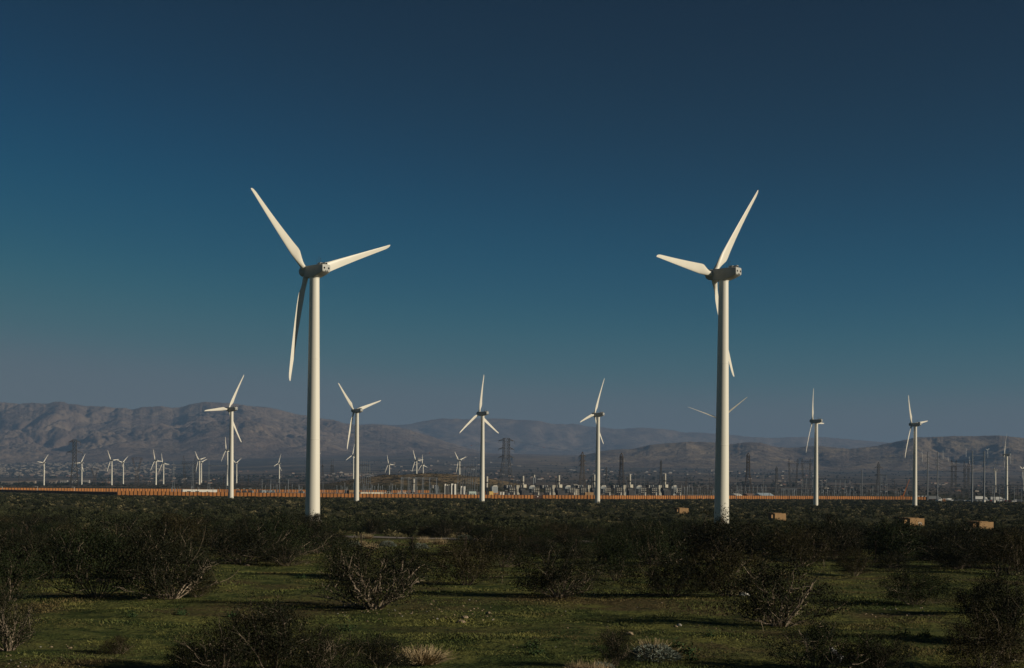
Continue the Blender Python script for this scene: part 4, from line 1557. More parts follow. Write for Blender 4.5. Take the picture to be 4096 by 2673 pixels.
# ------------------------------------------------------------------ crane and vehicles
p, h = stand(3610, 1390, 1978)
t = thing('mobile_crane', 'orange mobile crane with raised boom behind the wall', 'crane', p, 0)
tip = at(3638.5, 1918, 1390) - p
MB().box((0, 0, 1.5), (6.5, 2.6, 1.1)).build('chassis', M['crane'], t)
MB().box((-1.4, 0, 2.7), (2.2, 2.2, 1.5)).build('cab', M['crane'], t)
MB().tube([(.4, 0, 2.2), (tip.x * .55, 0, 2.2 + (tip.z - 2.2) * .55)], [.75, .6], 4).build('boom', M['crane'], t)
MB().tube([(tip.x * .5, 0, 2.2 + (tip.z - 2.2) * .5), (tip.x, 0, tip.z)], [.5, .35], 4).build('boom_extension', M['crane'], t)
MB().tube([(-1.0, .4, 2.6), (tip.x * .3, .3, tip.z * .36)], .3, 6).build('lift_ram', M['dark_metal'], t)
for x in (-2.4, -1.0, 1.0, 2.4):
    MB().tube([(x, -1.45, .55), (x, 1.45, .55)], .55, 12).build('wheel', M['tyre'], t, R(50))


def wheel_set(t, xs, w, r=.42):
    for x in xs:
        for s in (-1, 1):
            MB().tube([(x, s * (w / 2 - .05), r), (x, s * (w / 2 - .3), r)], r, 12).build('wheel', M['tyre'], t, R(50))


def vehicle(kind, label, px, D, m, rz=.1, group=None):
    p = stand(px, D)
    if kind == 'truck':
        t = thing('trailer_truck', label, 'truck', p, rz, group)
        MB().box((0, 0, 2.55), (9.5, 2.5, 2.7)).build('cargo_box', m, t)
        MB().add([(5.1, -1.2, .7), (7.2, -1.2, .7), (7.2, 1.2, .7), (5.1, 1.2, .7), (5.1, -1.15, 3.0), (6.5, -1.1, 3.0), (6.5, 1.1, 3.0), (5.1, 1.15, 3.0)],
                 [(0, 1, 5, 4), (1, 2, 6, 5), (2, 3, 7, 6), (3, 0, 4, 7), (4, 5, 6, 7)]).build('cab', m, t)
        MB().box((6.86, 0, 2.2), (.06, 1.9, .8)).build('windscreen', M['glass'], t)
        MB().box((1, 0, .95), (11.5, 1.0, .35)).build('chassis', M['dark_metal'], t)
        wheel_set(t, (-3.6, -2.4, 4.4, 6.3), 2.5, .5)
    elif kind == 'van':
        t = thing('white_van', label, 'van', p, rz, group)
        MB().loft([[(-2.6, y, z) for y, z in ((-.95, .4), (.95, .4), (.92, 2.2), (-.92, 2.2))], [(1.2, y, z) for y, z in ((-.95, .4), (.95, .4), (.92, 2.2), (-.92, 2.2))],
                   [(1.9, y, z) for y, z in ((-.95, .4), (.95, .4), (.9, 1.35), (-.9, 1.35))], [(2.6, y, z) for y, z in ((-.9, .45), (.9, .45), (.85, 1.1), (-.85, 1.1))]]).build('body', m, t)
        MB().add([(1.23, -.8, 2.1), (1.23, .8, 2.1), (1.93, .8, 1.4), (1.93, -.8, 1.4)], [(0, 3, 2, 1)]).build('windscreen', M['glass'], t)
        wheel_set(t, (-1.7, 1.6), 1.95, .36)
    else:
        t = thing('parked_car', label, 'car', p, rz, group)
        MB().loft([[(-2.2, y, z) for y, z in ((-.8, .35), (.8, .35), (.78, .9), (-.78, .9))], [(-1.2, y, z) for y, z in ((-.88, .3), (.88, .3), (.86, 1.0), (-.86, 1.0))],
                   [(1.2, y, z) for y, z in ((-.88, .3), (.88, .3), (.86, .95), (-.86, .95))], [(2.2, y, z) for y, z in ((-.78, .35), (.78, .35), (.74, .72), (-.74, .72))]]).build('body', m, t)
        MB().loft([[(-1.5, y, .97) for y in (-.8, .8)] + [(-1.1, y, 1.45) for y in (.62, -.62)], [(1.1, y, .95) for y in (-.8, .8)] + [(.4, y, 1.45) for y in (.62, -.62)]]).build('cabin', M['glass'], t)
        MB().box((-.35, 0, 1.47), (1.5, 1.25, .06)).build('roof', m, t)
        wheel_set(t, (-1.35, 1.4), 1.78, .33)
    return t


GV = 'vehicles parked beyond the wall end at far right'
vehicle('truck', 'long white trailer truck below the far right upright blade', 3982, 1270, M['car_white'], .05, GV)
vehicle('truck', 'white trailer truck left of the white-footed steel pole', 3919, 1330, M['car_white'], .1, GV)
vehicle('truck', 'grey box truck right of the rightmost middle tower', 3733, 1290, M['car_grey'], .1, GV)
vehicle('van', 'white van just right of the grey box truck', 3757, 1300, M['car_white'], .1, GV)
vehicle('van', 'white van right of the long white trailer truck', 4012, 1280, M['car_white'], .05, GV)
vehicle('van', 'white pickup van near the two orange gate pillars', 3756, 1120, M['car_white'], .3, GV)
rg = random.Random(5)
for i in range(22):
    px = 3782 + i * 14.3 + rg.uniform(-4, 4)
    k = rg.choice(['car', 'car', 'van'])
    mname = rg.choice(['car_white', 'car_grey', 'car_white', 'red', 'car_grey'])
    mm = M[mname]
    vehicle(k, '%s %s in the long parked row at far right' % ({'car_white': 'white', 'car_grey': 'grey', 'red': 'red'}[mname], {'car': 'car', 'van': 'van'}[k]), px, 1255 + rg.uniform(-35, 40), mm, rg.choice([.1, 1.4, -.2]), GV)
for i, px in enumerate((3655, 3672, 3688, 3703)):
    shed('site_trailer', ['leftmost', 'second', 'third', 'rightmost'][i] + ' grey site trailer in the short row behind the rightmost middle tower', 'trailer', px - 7, px + 6, 1984, 1990, 1400, 3, M['plant_grey'], door=False, group='grey site trailers')

# ------------------------------------------------------------------ small tan block shelters in the scrub
HUTS = [('tan block shelter in the scrub nearest to the tallest right tower, leftmost of four', 2697, 2751, 2035, 2053, 470),
        ('tan block shelter in the scrub below the second rightmost middle tower', 3071, 3139, 2061, 2083, 368),
        ('tan block shelter with white graffiti below the rightmost middle tower', 3598, 3690, 2077, 2107, 312),
        ('tan block shelter at the right edge, nearest and rightmost of four', 3872, 3965, 2095, 2131, 268)]
HUTXY = []
for i, (lab, px0, px1, top, bot, D) in enumerate(HUTS):
    p, h = stand((px0 + px1) / 2, D, top)
    h = max(1.9, min(h, 2.5))
    rz = R(24)
    t = thing('block_shelter', lab, 'shelter', p, rz, 'tan block shelters in a row')
    sc = (px1 - px0) / FPX * D / 4.4
    L, W = 3.4 * sc, 3.0 * sc
    th = .2
    MB().box((.2, -W / 2, h / 2 - .3), (L, th, h + .6)).build('front_wall', M['tan_block'], t)
    MB().box((0.2, W / 2, h / 2 - .3), (L, th, h + .6)).build('back_wall', M['tan_block'], t)
    lw = MB()
    x = .2 - L / 2 + th / 2
    for y0, y1, z0, z1 in ((-W / 2 + th / 2, -W * .22, -.6, h), (W * .10, W / 2 - th / 2, -.6, h), (-W * .22, W * .10, -.6, h * .35), (-W * .22, W * .10, h * .82, h)):
        lw.box((x, (y0 + y1) / 2, (z0 + z1) / 2), (th, y1 - y0, z1 - z0))
    lw.build('side_wall', M['tan_block'], t)
    MB().box((-.2 - L * .16, 0, h + .06), (L * .72, W + .3, .12)).build('roof_slab', M['tan_block'], t)
    if i == 2:
        g = MB()
        pts = [(.9 + .35 * math.cos(a) * (1 + .3 * math.sin(3 * a)), -W / 2 - th / 2 - .02, .75 + .3 * math.sin(a)) for a in np.linspace(0, 2 * math.pi, 15)]
        g.tube(pts, .05, 5)
        g.tube([(1.35, pts[0][1], .55), (1.4, pts[0][1], 1.0), (1.55, pts[0][1], .6)], .05, 5)
        g.build('graffiti', M['graffiti'], t)
    HUTXY.append((p.x, p.y))

# ------------------------------------------------------------------ wire fence across the foreground
FP = [(50, 2132), (107, 2140), (290, 2170), (469, 2193), (660, 2196), (845, 2200), (1045, 2207), (1240, 2214), (1444, 2224), (1650, 2231), (1864, 2228), (2080, 2240), (2304, 2250), (2530, 2268), (2770, 2262), (3007, 2257),
      (3255, 2257), (3502, 2257), (3766, 2262), (4025, 2266), (4300, 2270)]
FG = []
for px, py in FP:
    D = float(np.interp(px, [0, 469, 1444, 2530, 4100], [112, 109, 107, 105, 104]))
    FG.append(stand(px, D))
fence = thing('wire_fence', 'rusty wire fence on thin posts crossing the grass', 'fence', FG[0])
for i, p in enumerate(FG):
    hh = 1.5 + .08 * ((i * 5) % 3)
    l = p - FG[0]
    pm = MB().box((0, 0, hh / 2 - .2), (.09, .06, hh + .4)).box((0, .04, hh / 2 - .2), (.02, .05, hh + .38))
    pm.build('fence_post', M['rusty'], fence, loc=l)
for z in (.5, .9, 1.3):
    MB().tube([p - FG[0] + Vector((0, -.05, z)) for p in FG], .008, 4).build('fence_wire', M['rusty'], fence)

# ------------------------------------------------------------------ shrubs
def shrub_proto(seed, stems, leaves, leaf, spread=1.0, dead=.25, lean=0.0, low=.18, thick=1.0, fill=1.05):
    """unit shrub about 1 m tall and 2 m wide: branches (bark and bare pale wood) and leaf clumps"""
    rg = random.Random(seed)
    bark, pale = MB(), MB()
    tips = []
    for i in range(stems):
        az = 2 * math.pi * (i + rg.random()) / stems
        tilt = R(rg.uniform(12, 74)) * spread
        isdead = rg.random() < dead
        ln = rg.uniform(.62, 1.0) * (.86 if isdead else 1.0)
        d = Vector((math.cos(az) * math.sin(tilt) + lean, math.sin(az) * math.sin(tilt), math.cos(tilt)))
        p = Vector((math.cos(az) * .05, math.sin(az) * .05, -.03))
        pts = [p.copy()]
        k = 6
        for j in range(k):
            d = (d + Vector((rg.gauss(0, .20), rg.gauss(0, .20), rg.gauss(.05, .14)))).normalized()
            p = p + d * (ln / k)
            p.z = max(p.z, .03 + .02 * j)
            pts.append(p.copy())
        r0 = rg.uniform(.006, .0125) * thick
        (pale if isdead else bark).tube(pts, [r0 * (1 - .75 * j / k) for j in range(k + 1)], 3, False)
        for b in range(rg.randint(6, 9)):
            j = rg.randint(2, k)
            q = pts[j].copy()
            e = (d + Vector((rg.gauss(0, .6), rg.gauss(0, .6), rg.gauss(.1, .4)))).normalized()
            sub = [q.copy()]
            l2 = rg.uniform(.12, .30)
            for s in range(3):
                e = (e + Vector((rg.gauss(0, .25), rg.gauss(0, .25), rg.gauss(.04, .2)))).normalized()
                q = q + e * (l2 / 3)
                q.z = max(q.z, .03)
                sub.append(q.copy())
            ((pale if isdead or rg.random() < .30 else bark)).tube(sub, [r0 * .42, r0 * .34, r0 * .24, r0 * .14], 3, False)
            if not isdead or rg.random() < .25:
                tips.append((sub[1], sub[3], rg.random()))
        if not isdead:
            tips.append((pts[-3], pts[-1], rg.random()))
            tips.append((pts[-4], pts[-2], rg.random()))
    rn = np.random.default_rng(seed)
    A = np.array([t[0][:] for t in tips])
    B = np.array([t[1][:] for t in tips])
    wgt = np.array([.3 + 1.4 * t[2] for t in tips]) * np.clip(.35 + B[:, 2] * 1.6, .2, 1.6)
    pick = rn.choice(len(tips), leaves, p=wgt / wgt.sum())
    f = rn.uniform(0, 1.15, leaves)[:, None]
    c = A[pick] * (1 - f) + B[pick] * f + rn.normal(0, .042, (leaves, 3))
    # loose clumps of leaf filling the crown down to the ground
    nc_ = 54
    cd = rn.normal(size=(nc_, 3))
    cd /= np.linalg.norm(cd, axis=1)[:, None]
    cc = cd * (rn.uniform(.25, 1, nc_) ** .5)[:, None] * np.array([.82 * spread ** .3, .82 * spread ** .3, .5]) + np.array([lean * .5, 0, .44])
    cc = cc[cc[:, 2] > .06]
    m2 = int(leaves * fill)
    pk = rn.integers(0, len(cc), m2)
    c2 = cc[pk] + rn.normal(0, 1, (m2, 3)) * np.array([.10, .10, .075])
    c = np.concatenate([c, c2])
    c = c[c[:, 2] > low * rn.random(len(c))]
    n = len(c)
    a = rn.normal(size=(n, 3))
    a /= np.linalg.norm(a, axis=1)[:, None]
    b = rn.normal(size=(n, 3))
    b -= (b * a).sum(1)[:, None] * a
    b /= np.linalg.norm(b, axis=1)[:, None]
    s = rn.uniform(.6, 1.4, n)[:, None] * leaf
    V = np.stack([c - a * s, c + b * s * .55, c + a * s, c - b * s * .55], 1).reshape(-1, 3)
    Fq = np.arange(n * 4).reshape(n, 4)
    return bark, pale, V, Fq


def shrub_thing(name, label, cat, proto, loc, rz, scale, group, leafm, barkm=None):
    bark, pale, V, Fq = proto
    t = thing(name, label, cat, loc, rz, group)
    link('branches', bark.mesh('branches', barkm or M['bark']), t)
    if pale.v:
        link('bare_twigs', pale.mesh('bare_twigs', M['dead']), t)
    link('foliage', np_mesh('foliage', V, Fq, leafm, 4), t)
    t.scale = scale
    return t


PROTO = []
for k, (st, lv, lf, sp, dd, ln) in enumerate(((26, 8200, .0135, 1.0, .18, 0), (22, 7600, .014, .85, .14, .1), (30, 8600, .0135, 1.1, .22, -.1), (20, 7200, .015, .7, .12, 0),
                                             (34, 9200, .013, 1.15, .26, .05), (24, 8000, .014, .95, .3, -.15))):
    PROTO.append(shrub_proto(100 + k, st, lv, lf, sp, dd, ln))
DEADP = shrub_proto(140, 30, 6600, .0135, 1.12, .5, .05, thick=1.6, fill=.8)
DEADP2 = shrub_proto(141, 28, 6600, .0135, 1.12, .4, .15, thick=1.4, fill=.85)
FOREP = shrub_proto(150, 26, 7800, .012, .55, .12, 0, .05)
FOREP2 = shrub_proto(151, 34, 8200, .012, .85, .2, 0, .05)
ROOTS = {}


def place(key, proto, name, label, cat, px, py, wpx, hpx, group=None, leafm=None, D=None, loc=None, rot=None):
    if loc is None:
        p = hit(px, py) if D is None else stand(px, D)
        if p is None:
            return None
    else:
        p = loc
    s = p.y / FPX
    h = hpx * s
    wd = wpx * s
    sc = (wd / 1.58, wd / 1.58, h / .92)
    rz = rot if rot is not None else random.uniform(0, 6.28)
    lm = leafm or M['leaf']
    kk = (key, name, lm.name)
    p = p - Vector((0, 0, .03))
    if kk not in ROOTS:
        ROOTS[kk] = shrub_thing(name, label, cat, proto, p, rz, sc, group, lm)
        o = ROOTS[kk]
    else:
        o = dup(ROOTS[kk], p, rz, label, sc)
    if group:
        o['group'] = group
    elif 'group' in o:
        del o['group']
    return o


GS1 = 'dark desert shrubs on the near grass'
GS2 = 'dark desert shrubs in the scrub belt'
F2 = 4096 / 2380.0
BIG = [  # F-pixel centre x, base y, width, height
    ('broad dark shrub with pale twigs, right half of the big clump at left', 395, 1392, 210, 150, 4, 0),
    ('upright dark shrub, left half of the big clump at left', 225, 1388, 200, 150, 2, 0),
    ('dark shrub behind the big left clump with twisted pale stems', 300, 1345, 170, 120, 5, 0),
    ('low dark shrub touching the right end of the big left clump', 458, 1388, 80, 60, 0, 0),
    ('spreading shrub with thick bare pale branches in the centre left grass', 872, 1414, 250, 138, 'D', 0),
    ('bare twigged shrub just behind the one with thick pale branches', 795, 1340, 105, 82, 'D2', 0),
    ('dark shrub with brown twigs right behind the thick branched one', 945, 1350, 120, 80, 5, 0),
    ('rounded dark shrub standing in the grass below the third middle tower', 1085, 1360, 150, 100, 1, 0),
    ('wide dark shrub on the grass in the middle of the foreground', 1300, 1388, 195, 110, 4, 0),
    ('upright twiggy shrub directly behind the wide centre shrub', 1430, 1350, 105, 95, 3, 0),
    ('low spreading blackish shrub left of the white litter', 1560, 1386, 180, 78, 2, 0),
    ('crooked tree-like shrub left of the white litter', 1690, 1385, 170, 105, 5, 0),
    ('large dark shrub with pale forked branches below the tallest right tower', 1815, 1456, 240, 150, 'D2', 0),
    ('lone round twiggy shrub on the right grass', 2125, 1405, 150, 78, 0, 0),
    ('tall dark shrub filling the right edge of the grass', 2335, 1500, 170, 160, 4, 0),
    ('dark shrub in front at the bottom right corner', 2290, 1560, 180, 110, 2, 0),
    ('bent pale twigged shrub at the lower left edge', 22, 1512, 130, 130, 'D', 0),
    ('dark shrub at the left edge above the bent pale one', 15, 1400, 150, 120, 1, 0),
    ('dark shrub at the left edge just before the wire fence', 45, 1335, 130, 90, 3, 0),
    ('low dark shrub left of the lone round twiggy shrub', 1985, 1340, 70, 60, 0, 0),
    ('dark shrub between the lone round shrub and the right edge', 2265, 1425, 110, 70, 1, 0),
    ('tangled shrub holding a grey plastic bag at the bottom right', 1900, 1560, 200, 115, 'D2', 0),
    ('dark shrub right of the one holding the plastic bag', 2030, 1570, 150, 90, 1, 0),
    ('small dark shrub in the turf at the lower left', 275, 1520, 60, 40, 0, 0),
    ('wide dark shrub between the big left clump and the wire fence', 560, 1312, 190, 78, 2, 0),
    ('dark twiggy shrub with straw at its foot, right of the big left clump', 640, 1304, 150, 92, 5, 0),
    ('dark shrub left of the bare twigged shrub in the centre left', 700, 1290, 130, 88, 1, 0),
    ('tall dark shrub behind the big left clump near the fence', 400, 1300, 170, 96, 3, 0),
    ('dark shrub filling the gap at left between edge shrub and big clump', 120, 1345, 130, 100, 0, 0),
    ('dark bush on the right grass just left of the tree-like shrub', 1520, 1312, 140, 88, 4, 0),
    ('broad dark bush behind the tree-like shrub, near the fence', 1680, 1312, 190, 100, 2, 0),
    ('dark bush right of the broad one near the fence', 1860, 1318, 150, 92, 1, 0),
    ('dark shrub just below the second block shelter from the left', 1940, 1300, 130, 88, 5, 0),
    ('dark shrub above the lone round twiggy shrub', 2080, 1306, 150, 86, 3, 0),
    ('wide dark shrub near the fence below the rightmost block shelter', 2230, 1318, 170, 90, 4, 0),
    ('dark shrub at the right edge near the fence', 2350, 1335, 130, 96, 0, 0),
    ('dark shrub right of the rounded centre shrub', 1170, 1318, 110, 62, 2, 0),
]
USED = []
for lab, fx, fy, fw, fh, k, _ in BIG:
    proto = {'D': DEADP, 'D2': DEADP2}.get(k) or PROTO[k if isinstance(k, int) else 0]
    o = place(k, proto, 'desert_shrub', lab, 'shrub', fx * F2, fy * F2, fw * F2 * 1.14, fh * F2 * 1.06, None, M[('leaf', 'leaf3', 'leaf', 'leaf2')[len(USED) % 4]])
    if o:
        USED.append((o.location.x, o.location.y, fw * F2 * o.location.y / FPX * .42))
for lab, fx, fw, top, D, pr, key in (('soft dark shrub in the very front, tallest at the bottom left', 625, 250, 1412, 33.0, FOREP, 'F'), ('soft dark shrub in the very front, left neighbour of the tallest', 520, 190, 1450, 32.5, FOREP2, 'F2'),
                                     ('soft dark shrub in the very front, right neighbour of the tallest', 750, 200, 1462, 33.5, FOREP2, 'F2'), ('soft dark shrub in the very front beside the straw tuft', 880, 170, 1490, 34.0, FOREP, 'F'),
                                     ('soft dark shrub in the very front left of the silver dome bush', 1430, 110, 1474, 35.0, FOREP, 'F'), ('low soft dark shrub in the very front, leftmost of the bottom clump', 440, 130, 1500, 33.0, FOREP2, 'F2')):
    p, h = stand(fx * F2, D, (top - 10) * F2)
    o = place(key, pr, 'desert_shrub', lab, 'shrub', 0, 0, fw * F2 * 1.12, h / D * FPX, None, M['leaf'], loc=p)
    USED.append((p.x, p.y, 1.0))

for lab, px, D, wpx, hpx, k in (('dark leafy shrub overlapping the foot of the tallest left tower', 1268, 268, 62, 36, 3), ('dark shrub just left of the foot of the tallest left tower', 1225, 262, 70, 34, 1),
                               ('dark shrub overlapping the foot of the tallest right tower', 2870, 266, 70, 30, 0), ('low leafy shrub at the right foot of the tallest right tower', 2908, 270, 44, 24, 3)):
    p = stand(px, D)
    place(k, PROTO[k], 'desert_shrub', lab, 'shrub', 0, 0, wpx, hpx, None, M['leaf'], loc=p)
    USED.append((p.x, p.y, 1.0))

road_arr = np.array([(p.x, p.y) for p in road_pts])


def road_y(x):
    o = np.argsort(road_arr[:, 0])
    return np.interp(x, road_arr[o, 0], road_arr[o, 1])


rg = random.Random(21)
cand = []
tries = 0
while len(cand) < 268 and tries < 60000:
    tries += 1
    u = rg.uniform(-.385, .385)
    Y = math.sqrt(rg.uniform(58 ** 2, 186 ** 2))
    x = u * Y
    dens = 1.0
    if Y < 84:
        continue
    if 84 <= Y < 104:
        dens = .45
    if -1.5 < (Y - road_y(x)) < 1.5 + .02 * Y:
        continue
    cpx = PX + u * FPX
    if 1340 < cpx < 1925 and Y < 168 or 280 < cpx < 620 and 135 < Y < 200:
        continue
    if (abs(cpx - 1255) < 50 or abs(cpx - 2887) < 50) and Y > 150:
        continue
    n = float(pnoise(x / 14, Y / 14, 77))
    if n + rg.uniform(-.5, .5) < -.25 or rg.random() > dens:
        continue
    if abs(x + 39) < 3 and abs(Y - 284) < 6:
        continue
    r = rg.uniform(1.1, 2.25) * (1.25 if rg.random() < .2 else 1)
    if any((x - a) ** 2 + (Y - b) ** 2 < (.55 * (r + c)) ** 2 for a, b, c in USED):
        continue
    USED.append((x, Y, r))
    cand.append((x, Y, r))
GLAB = {0: 'dark olive desert shrub standing between the near grass and the wire fence', 1: 'dark olive desert shrub growing between the wire fence and the gravel track', 2: 'dark olive desert shrub growing in the scrub just behind the gravel track'}
for i, (x, Y, r) in enumerate(cand):
    z = 0 if Y < 107 else (1 if Y < road_y(x) else 2)
    k = rg.choice([0, 1, 2, 3, 4, 5, 'D2'] if rg.random() < .3 else [0, 1, 2, 3, 4, 5])
    proto = DEADP2 if k == 'D2' else PROTO[k]
    h = min(r * rg.uniform(.55, .9) + .2, 1.95)
    place(k, proto, 'desert_shrub', GLAB[z], 'shrub', 0, 0, 2 * r / Y * FPX, h / Y * FPX, GS2 + [' before the fence', ' behind the fence', ' behind the track'][z],
          M[rg.choice(['leaf', 'leaf', 'leaf2', 'leaf3'])], loc=Vector((x, Y, g1(x, Y))), rot=rg.uniform(0, 6.28))

# silver domes and straw tufts
def dome_proto(seed, n, leaf, stalks):
    rn = np.random.default_rng(seed)
    d = rn.normal(size=(n, 3))
    d[:, 2] = np.abs(d[:, 2])
    d /= np.linalg.norm(d, axis=1)[:, None]
    lump = 1 + .12 * np.sin(d[:, 0] * 7 + seed) * np.cos(d[:, 1] * 6)
    c = d * (rn.uniform(.75, 1.0, n) * lump)[:, None]
    c[:, 2] *= .78
    a = d + rn.normal(0, .5, (n, 3))
    a /= np.linalg.norm(a, axis=1)[:, None]
    b = rn.normal(size=(n, 3))
    b -= (b * a).sum(1)[:, None] * a
    b /= np.linalg.norm(b, axis=1)[:, None]
    s = rn.uniform(.6, 1.4, n)[:, None] * leaf
    V = np.stack([c - a * s, c + b * s * .5, c + a * s, c - b * s * .5], 1).reshape(-1, 3)
    st, core = MB(), MB()
    rg_ = random.Random(seed)
    for i in range(stalks):
        az, el = rg_.uniform(0, 6.28), R(rg_.uniform(15, 85))
        q = Vector((math.cos(az) * math.cos(el), math.sin(az) * math.cos(el), math.sin(el) * .78))
        st.tube([q * .8, q * 1.12 + Vector((rg_.gauss(0, .03), 0, .05)), q * 1.26 + Vector((rg_.gauss(0, .06), 0, .12))], .007, 3, False)
    for i in range(26):
        az, el = rg_.uniform(0, 6.28), R(rg_.uniform(5, 80))
        q = Vector((math.cos(az) * math.cos(el), math.sin(az) * math.cos(el), math.sin(el) * .78))
        core.tube([(0, 0, -.02), q * .5, q * .85], [.02, .014, .006], 3, False)
    return V, np.arange(n * 4).reshape(n, 4), st, core


def dome_thing(label, proto, loc, sx, sz, group):
    V, Fq, st, core = proto
    t = thing('brittle_bush', label, 'bush', loc, random.uniform(0, 6), group)
    link('foliage', np_mesh('foliage', V, Fq, M['silver'], 4), t)
    link('stems', core.mesh('stems', M['bark']), t)
    if st.v:
        link('dry_stalks', st.mesh('dry_stalks', M['straw']), t)
    t.scale = (sx, sx, sz)
    return t


def tuft_proto(seed, n, curl=.3):
    rn = np.random.default_rng(seed)
    V, Fq = [], []
    for i in range(n):
        az = rn.uniform(0, 6.283)
        el = R(rn.uniform(18, 88))
        r0 = rn.uniform(0, .5)
        base = np.array([math.cos(az) * r0, math.sin(az) * r0, 0])
        d = np.array([math.cos(az) * math.cos(el), math.sin(az) * math.cos(el), math.sin(el)])
        l = rn.uniform(.5, 1.0)
        w_ = np.cross(d, rn.normal(size=3))
        w_ /= np.linalg.norm(w_)
        w_ *= rn.uniform(.008, .016)
        mid = base + d * l * .55 + np.array([0, 0, .04])
        tip = base + d * l + rn.normal(0, .05, 3) - np.array([0, 0, curl * .2 * rn.random()])
        k = len(V)
        V += [base - w_, base + w_, mid + w_ * .8, mid - w_ * .8, tip + w_ * .25, tip - w_ * .25]
        Fq += [(k, k + 1, k + 2, k + 3), (k + 3, k + 2, k + 4, k + 5)]
    return np.array(V), np.array(Fq)


DOME = dome_proto(5, 2600, .050, 60)
DOMES = dome_proto(6, 1500, .060, 24)
TUFT = tuft_proto(8, 900)
TUFTS = tuft_proto(9, 420)
p, h = stand(1518 * F2, 36.5, 1490 * F2)
dome_thing('silver green dome bush with dry stalks at the bottom edge', DOME, p, .72, h / .95, None)
p, h = stand(1400 * F2, 34.0, 1535 * F2)
dome_thing('small silver bush at the bottom edge left of the silver dome', DOMES, p, .35, h / .9, None)
SD = [(292, 1254), (478 * 1.0, 1252), (660, 1275), (690, 1272), (822, 1272), (900, 1270), (975, 1276), (1130, 1262), (1080, 1256), (2285, 1288), (2350, 1290), (245, 1240), (560, 1276), (2080, 1250)]
for i, (fx, fy) in enumerate(SD):
    p = hit(fx * F2, fy * F2)
    t = dome_thing('silver green low bush near the wire fence', DOMES, p, random.uniform(.55, .95), random.uniform(.5, .85), 'silver bushes near the wire fence')


def tuft_thing(label, proto, loc, s, group, sz=None):
    t = link('dry_grass_tuft', np_mesh('dry_grass_tuft', proto[0], proto[1], M['straw'], 4), None, loc)
    t.scale = (s, s, sz or s)
    t.rotation_euler = (0, 0, random.uniform(0, 6))
    return tag(t, label, 'dry grass', group)


p, h = stand(978 * F2, 36, 1500 * F2)
tuft_thing('large straw coloured dry tuft at the bottom edge left of centre', TUFT, p, .80, None, h / .9)
for i, (fx, d, top) in enumerate(((1340, 33.5, 1528), (1375, 33.3, 1532), (1405, 33.0, 1536))):
    p, h = stand(fx * F2, d, top * F2)
    tuft_thing(['dry stalk tuft at the bottom edge by the small silver bush, leftmost', 'dry stalk tuft at the bottom edge by the small silver bush, middle', 'dry stalk tuft at the bottom edge by the small silver bush, rightmost'][i], TUFTS, p, .3, 'dry stalk tufts at the bottom edge', max(.3, h))
for i, (fx, fy) in enumerate(((420, 1262), (445, 1258), (840, 1268), (862, 1276), (855, 1252), (1145, 1262), (985, 1262), (1020, 1266), (770, 1280), (235, 1262), (2320, 1280), (2345, 1300), (1820, 1345), (1505, 1258))):
    p = hit(fx * F2, fy * F2)
    tuft_thing('straw coloured dry tuft near the wire fence', TUFTS, p, random.uniform(.6, 1.0), 'dry tufts near the wire fence', random.uniform(.5, .9))

# low green weeds on the turf
def weed_proto(seed, n):
    rn = np.random.default_rng(seed)
    c = rn.normal(0, .26, (n, 3))
    c[:, 2] = np.abs(rn.normal(0, .3, n))
    a = rn.normal(size=(n, 3))
    a /= np.linalg.norm(a, axis=1)[:, None]
    b = np.cross(a, rn.normal(size=(n, 3)))
    b /= np.linalg.norm(b, axis=1)[:, None]
    s = rn.uniform(.06, .14, n)[:, None]
    V = np.stack([c - a * s, c + b * s * .5, c + a * s, c - b * s * .5], 1).reshape(-1, 3)
    return np_mesh('leafy_weed', V, np.arange(n * 4).reshape(n, 4), M['weed'], 4)


M['weed'] = mat('deep_green_weed', (.035, .060, .022), .8, .3, 3, spec=.1)
WEED = [weed_proto(60 + k, 120) for k in range(3)]
for i, (fx, fy, s) in enumerate(((805, 1468, .5), (1240, 1505, .4), (1290, 1490, .3), (1575, 1505, .4), (590, 1515, .3), (1600, 1520, .5), (1608, 1535, .35), (305, 1435, .4), (420, 1430, .5), (540, 1435, .5), (700, 1345, .5), (905, 1345, .4),
                                 (1245, 1520, .4), (2095, 1480, .5), (1650, 1480, .35), (1900, 1400, .4), (2150, 1480, .4))):
    p = hit(fx * F2, fy * F2)
    o = link('leafy_weed', WEED[i % 3], None, p)
    o.scale = (s, s, s * .8)
    o.rotation_euler = (0, 0, i * 1.3)
    tag(o, 'small deep green weed clump on the open grass', 'weed', 'green weeds on the grass')

# ------------------------------------------------------------------ stones
def stone_mesh(seed, m):
    import bmesh
    bm = bmesh.new()
    bmesh.ops.create_icosphere(bm, subdivisions=2, radius=.5)
    for v in bm.verts:
        c = v.co
        n = float(pnoise(c.x * 2.1 + seed * 3.1, c.y * 2.1 + c.z * 1.7, seed)) + .5 * float(pnoise(c.x * 5 + seed, c.z * 5 + c.y, seed + 9))
        v.co = c * (1 + .38 * n)
        v.co.z *= .62
    me = bpy.data.meshes.new('stone')
    bm.to_mesh(me)
    bm.free()
    me.materials.append(m)
    return me


STONES = [stone_mesh(k, M['stone_grey'] if k == 3 else M['stone']) for k in range(5)]
rg = random.Random(33)


def put_stone(px, py, w_px, label, group=None, k=None, flat=1.0):
    p = hit(px, py)
    if p is None:
        return
    o = link('stone', STONES[k if k is not None else rg.randrange(5)], None, p + Vector((0, 0, .01)))
    s = w_px / FPX * p.y
    o.scale = (s, s * rg.uniform(.7, 1), s * rg.uniform(.7, 1) * flat)
    o.rotation_euler = (0, 0, rg.uniform(0, 6.28))
    tag(o, label, 'stone', group)


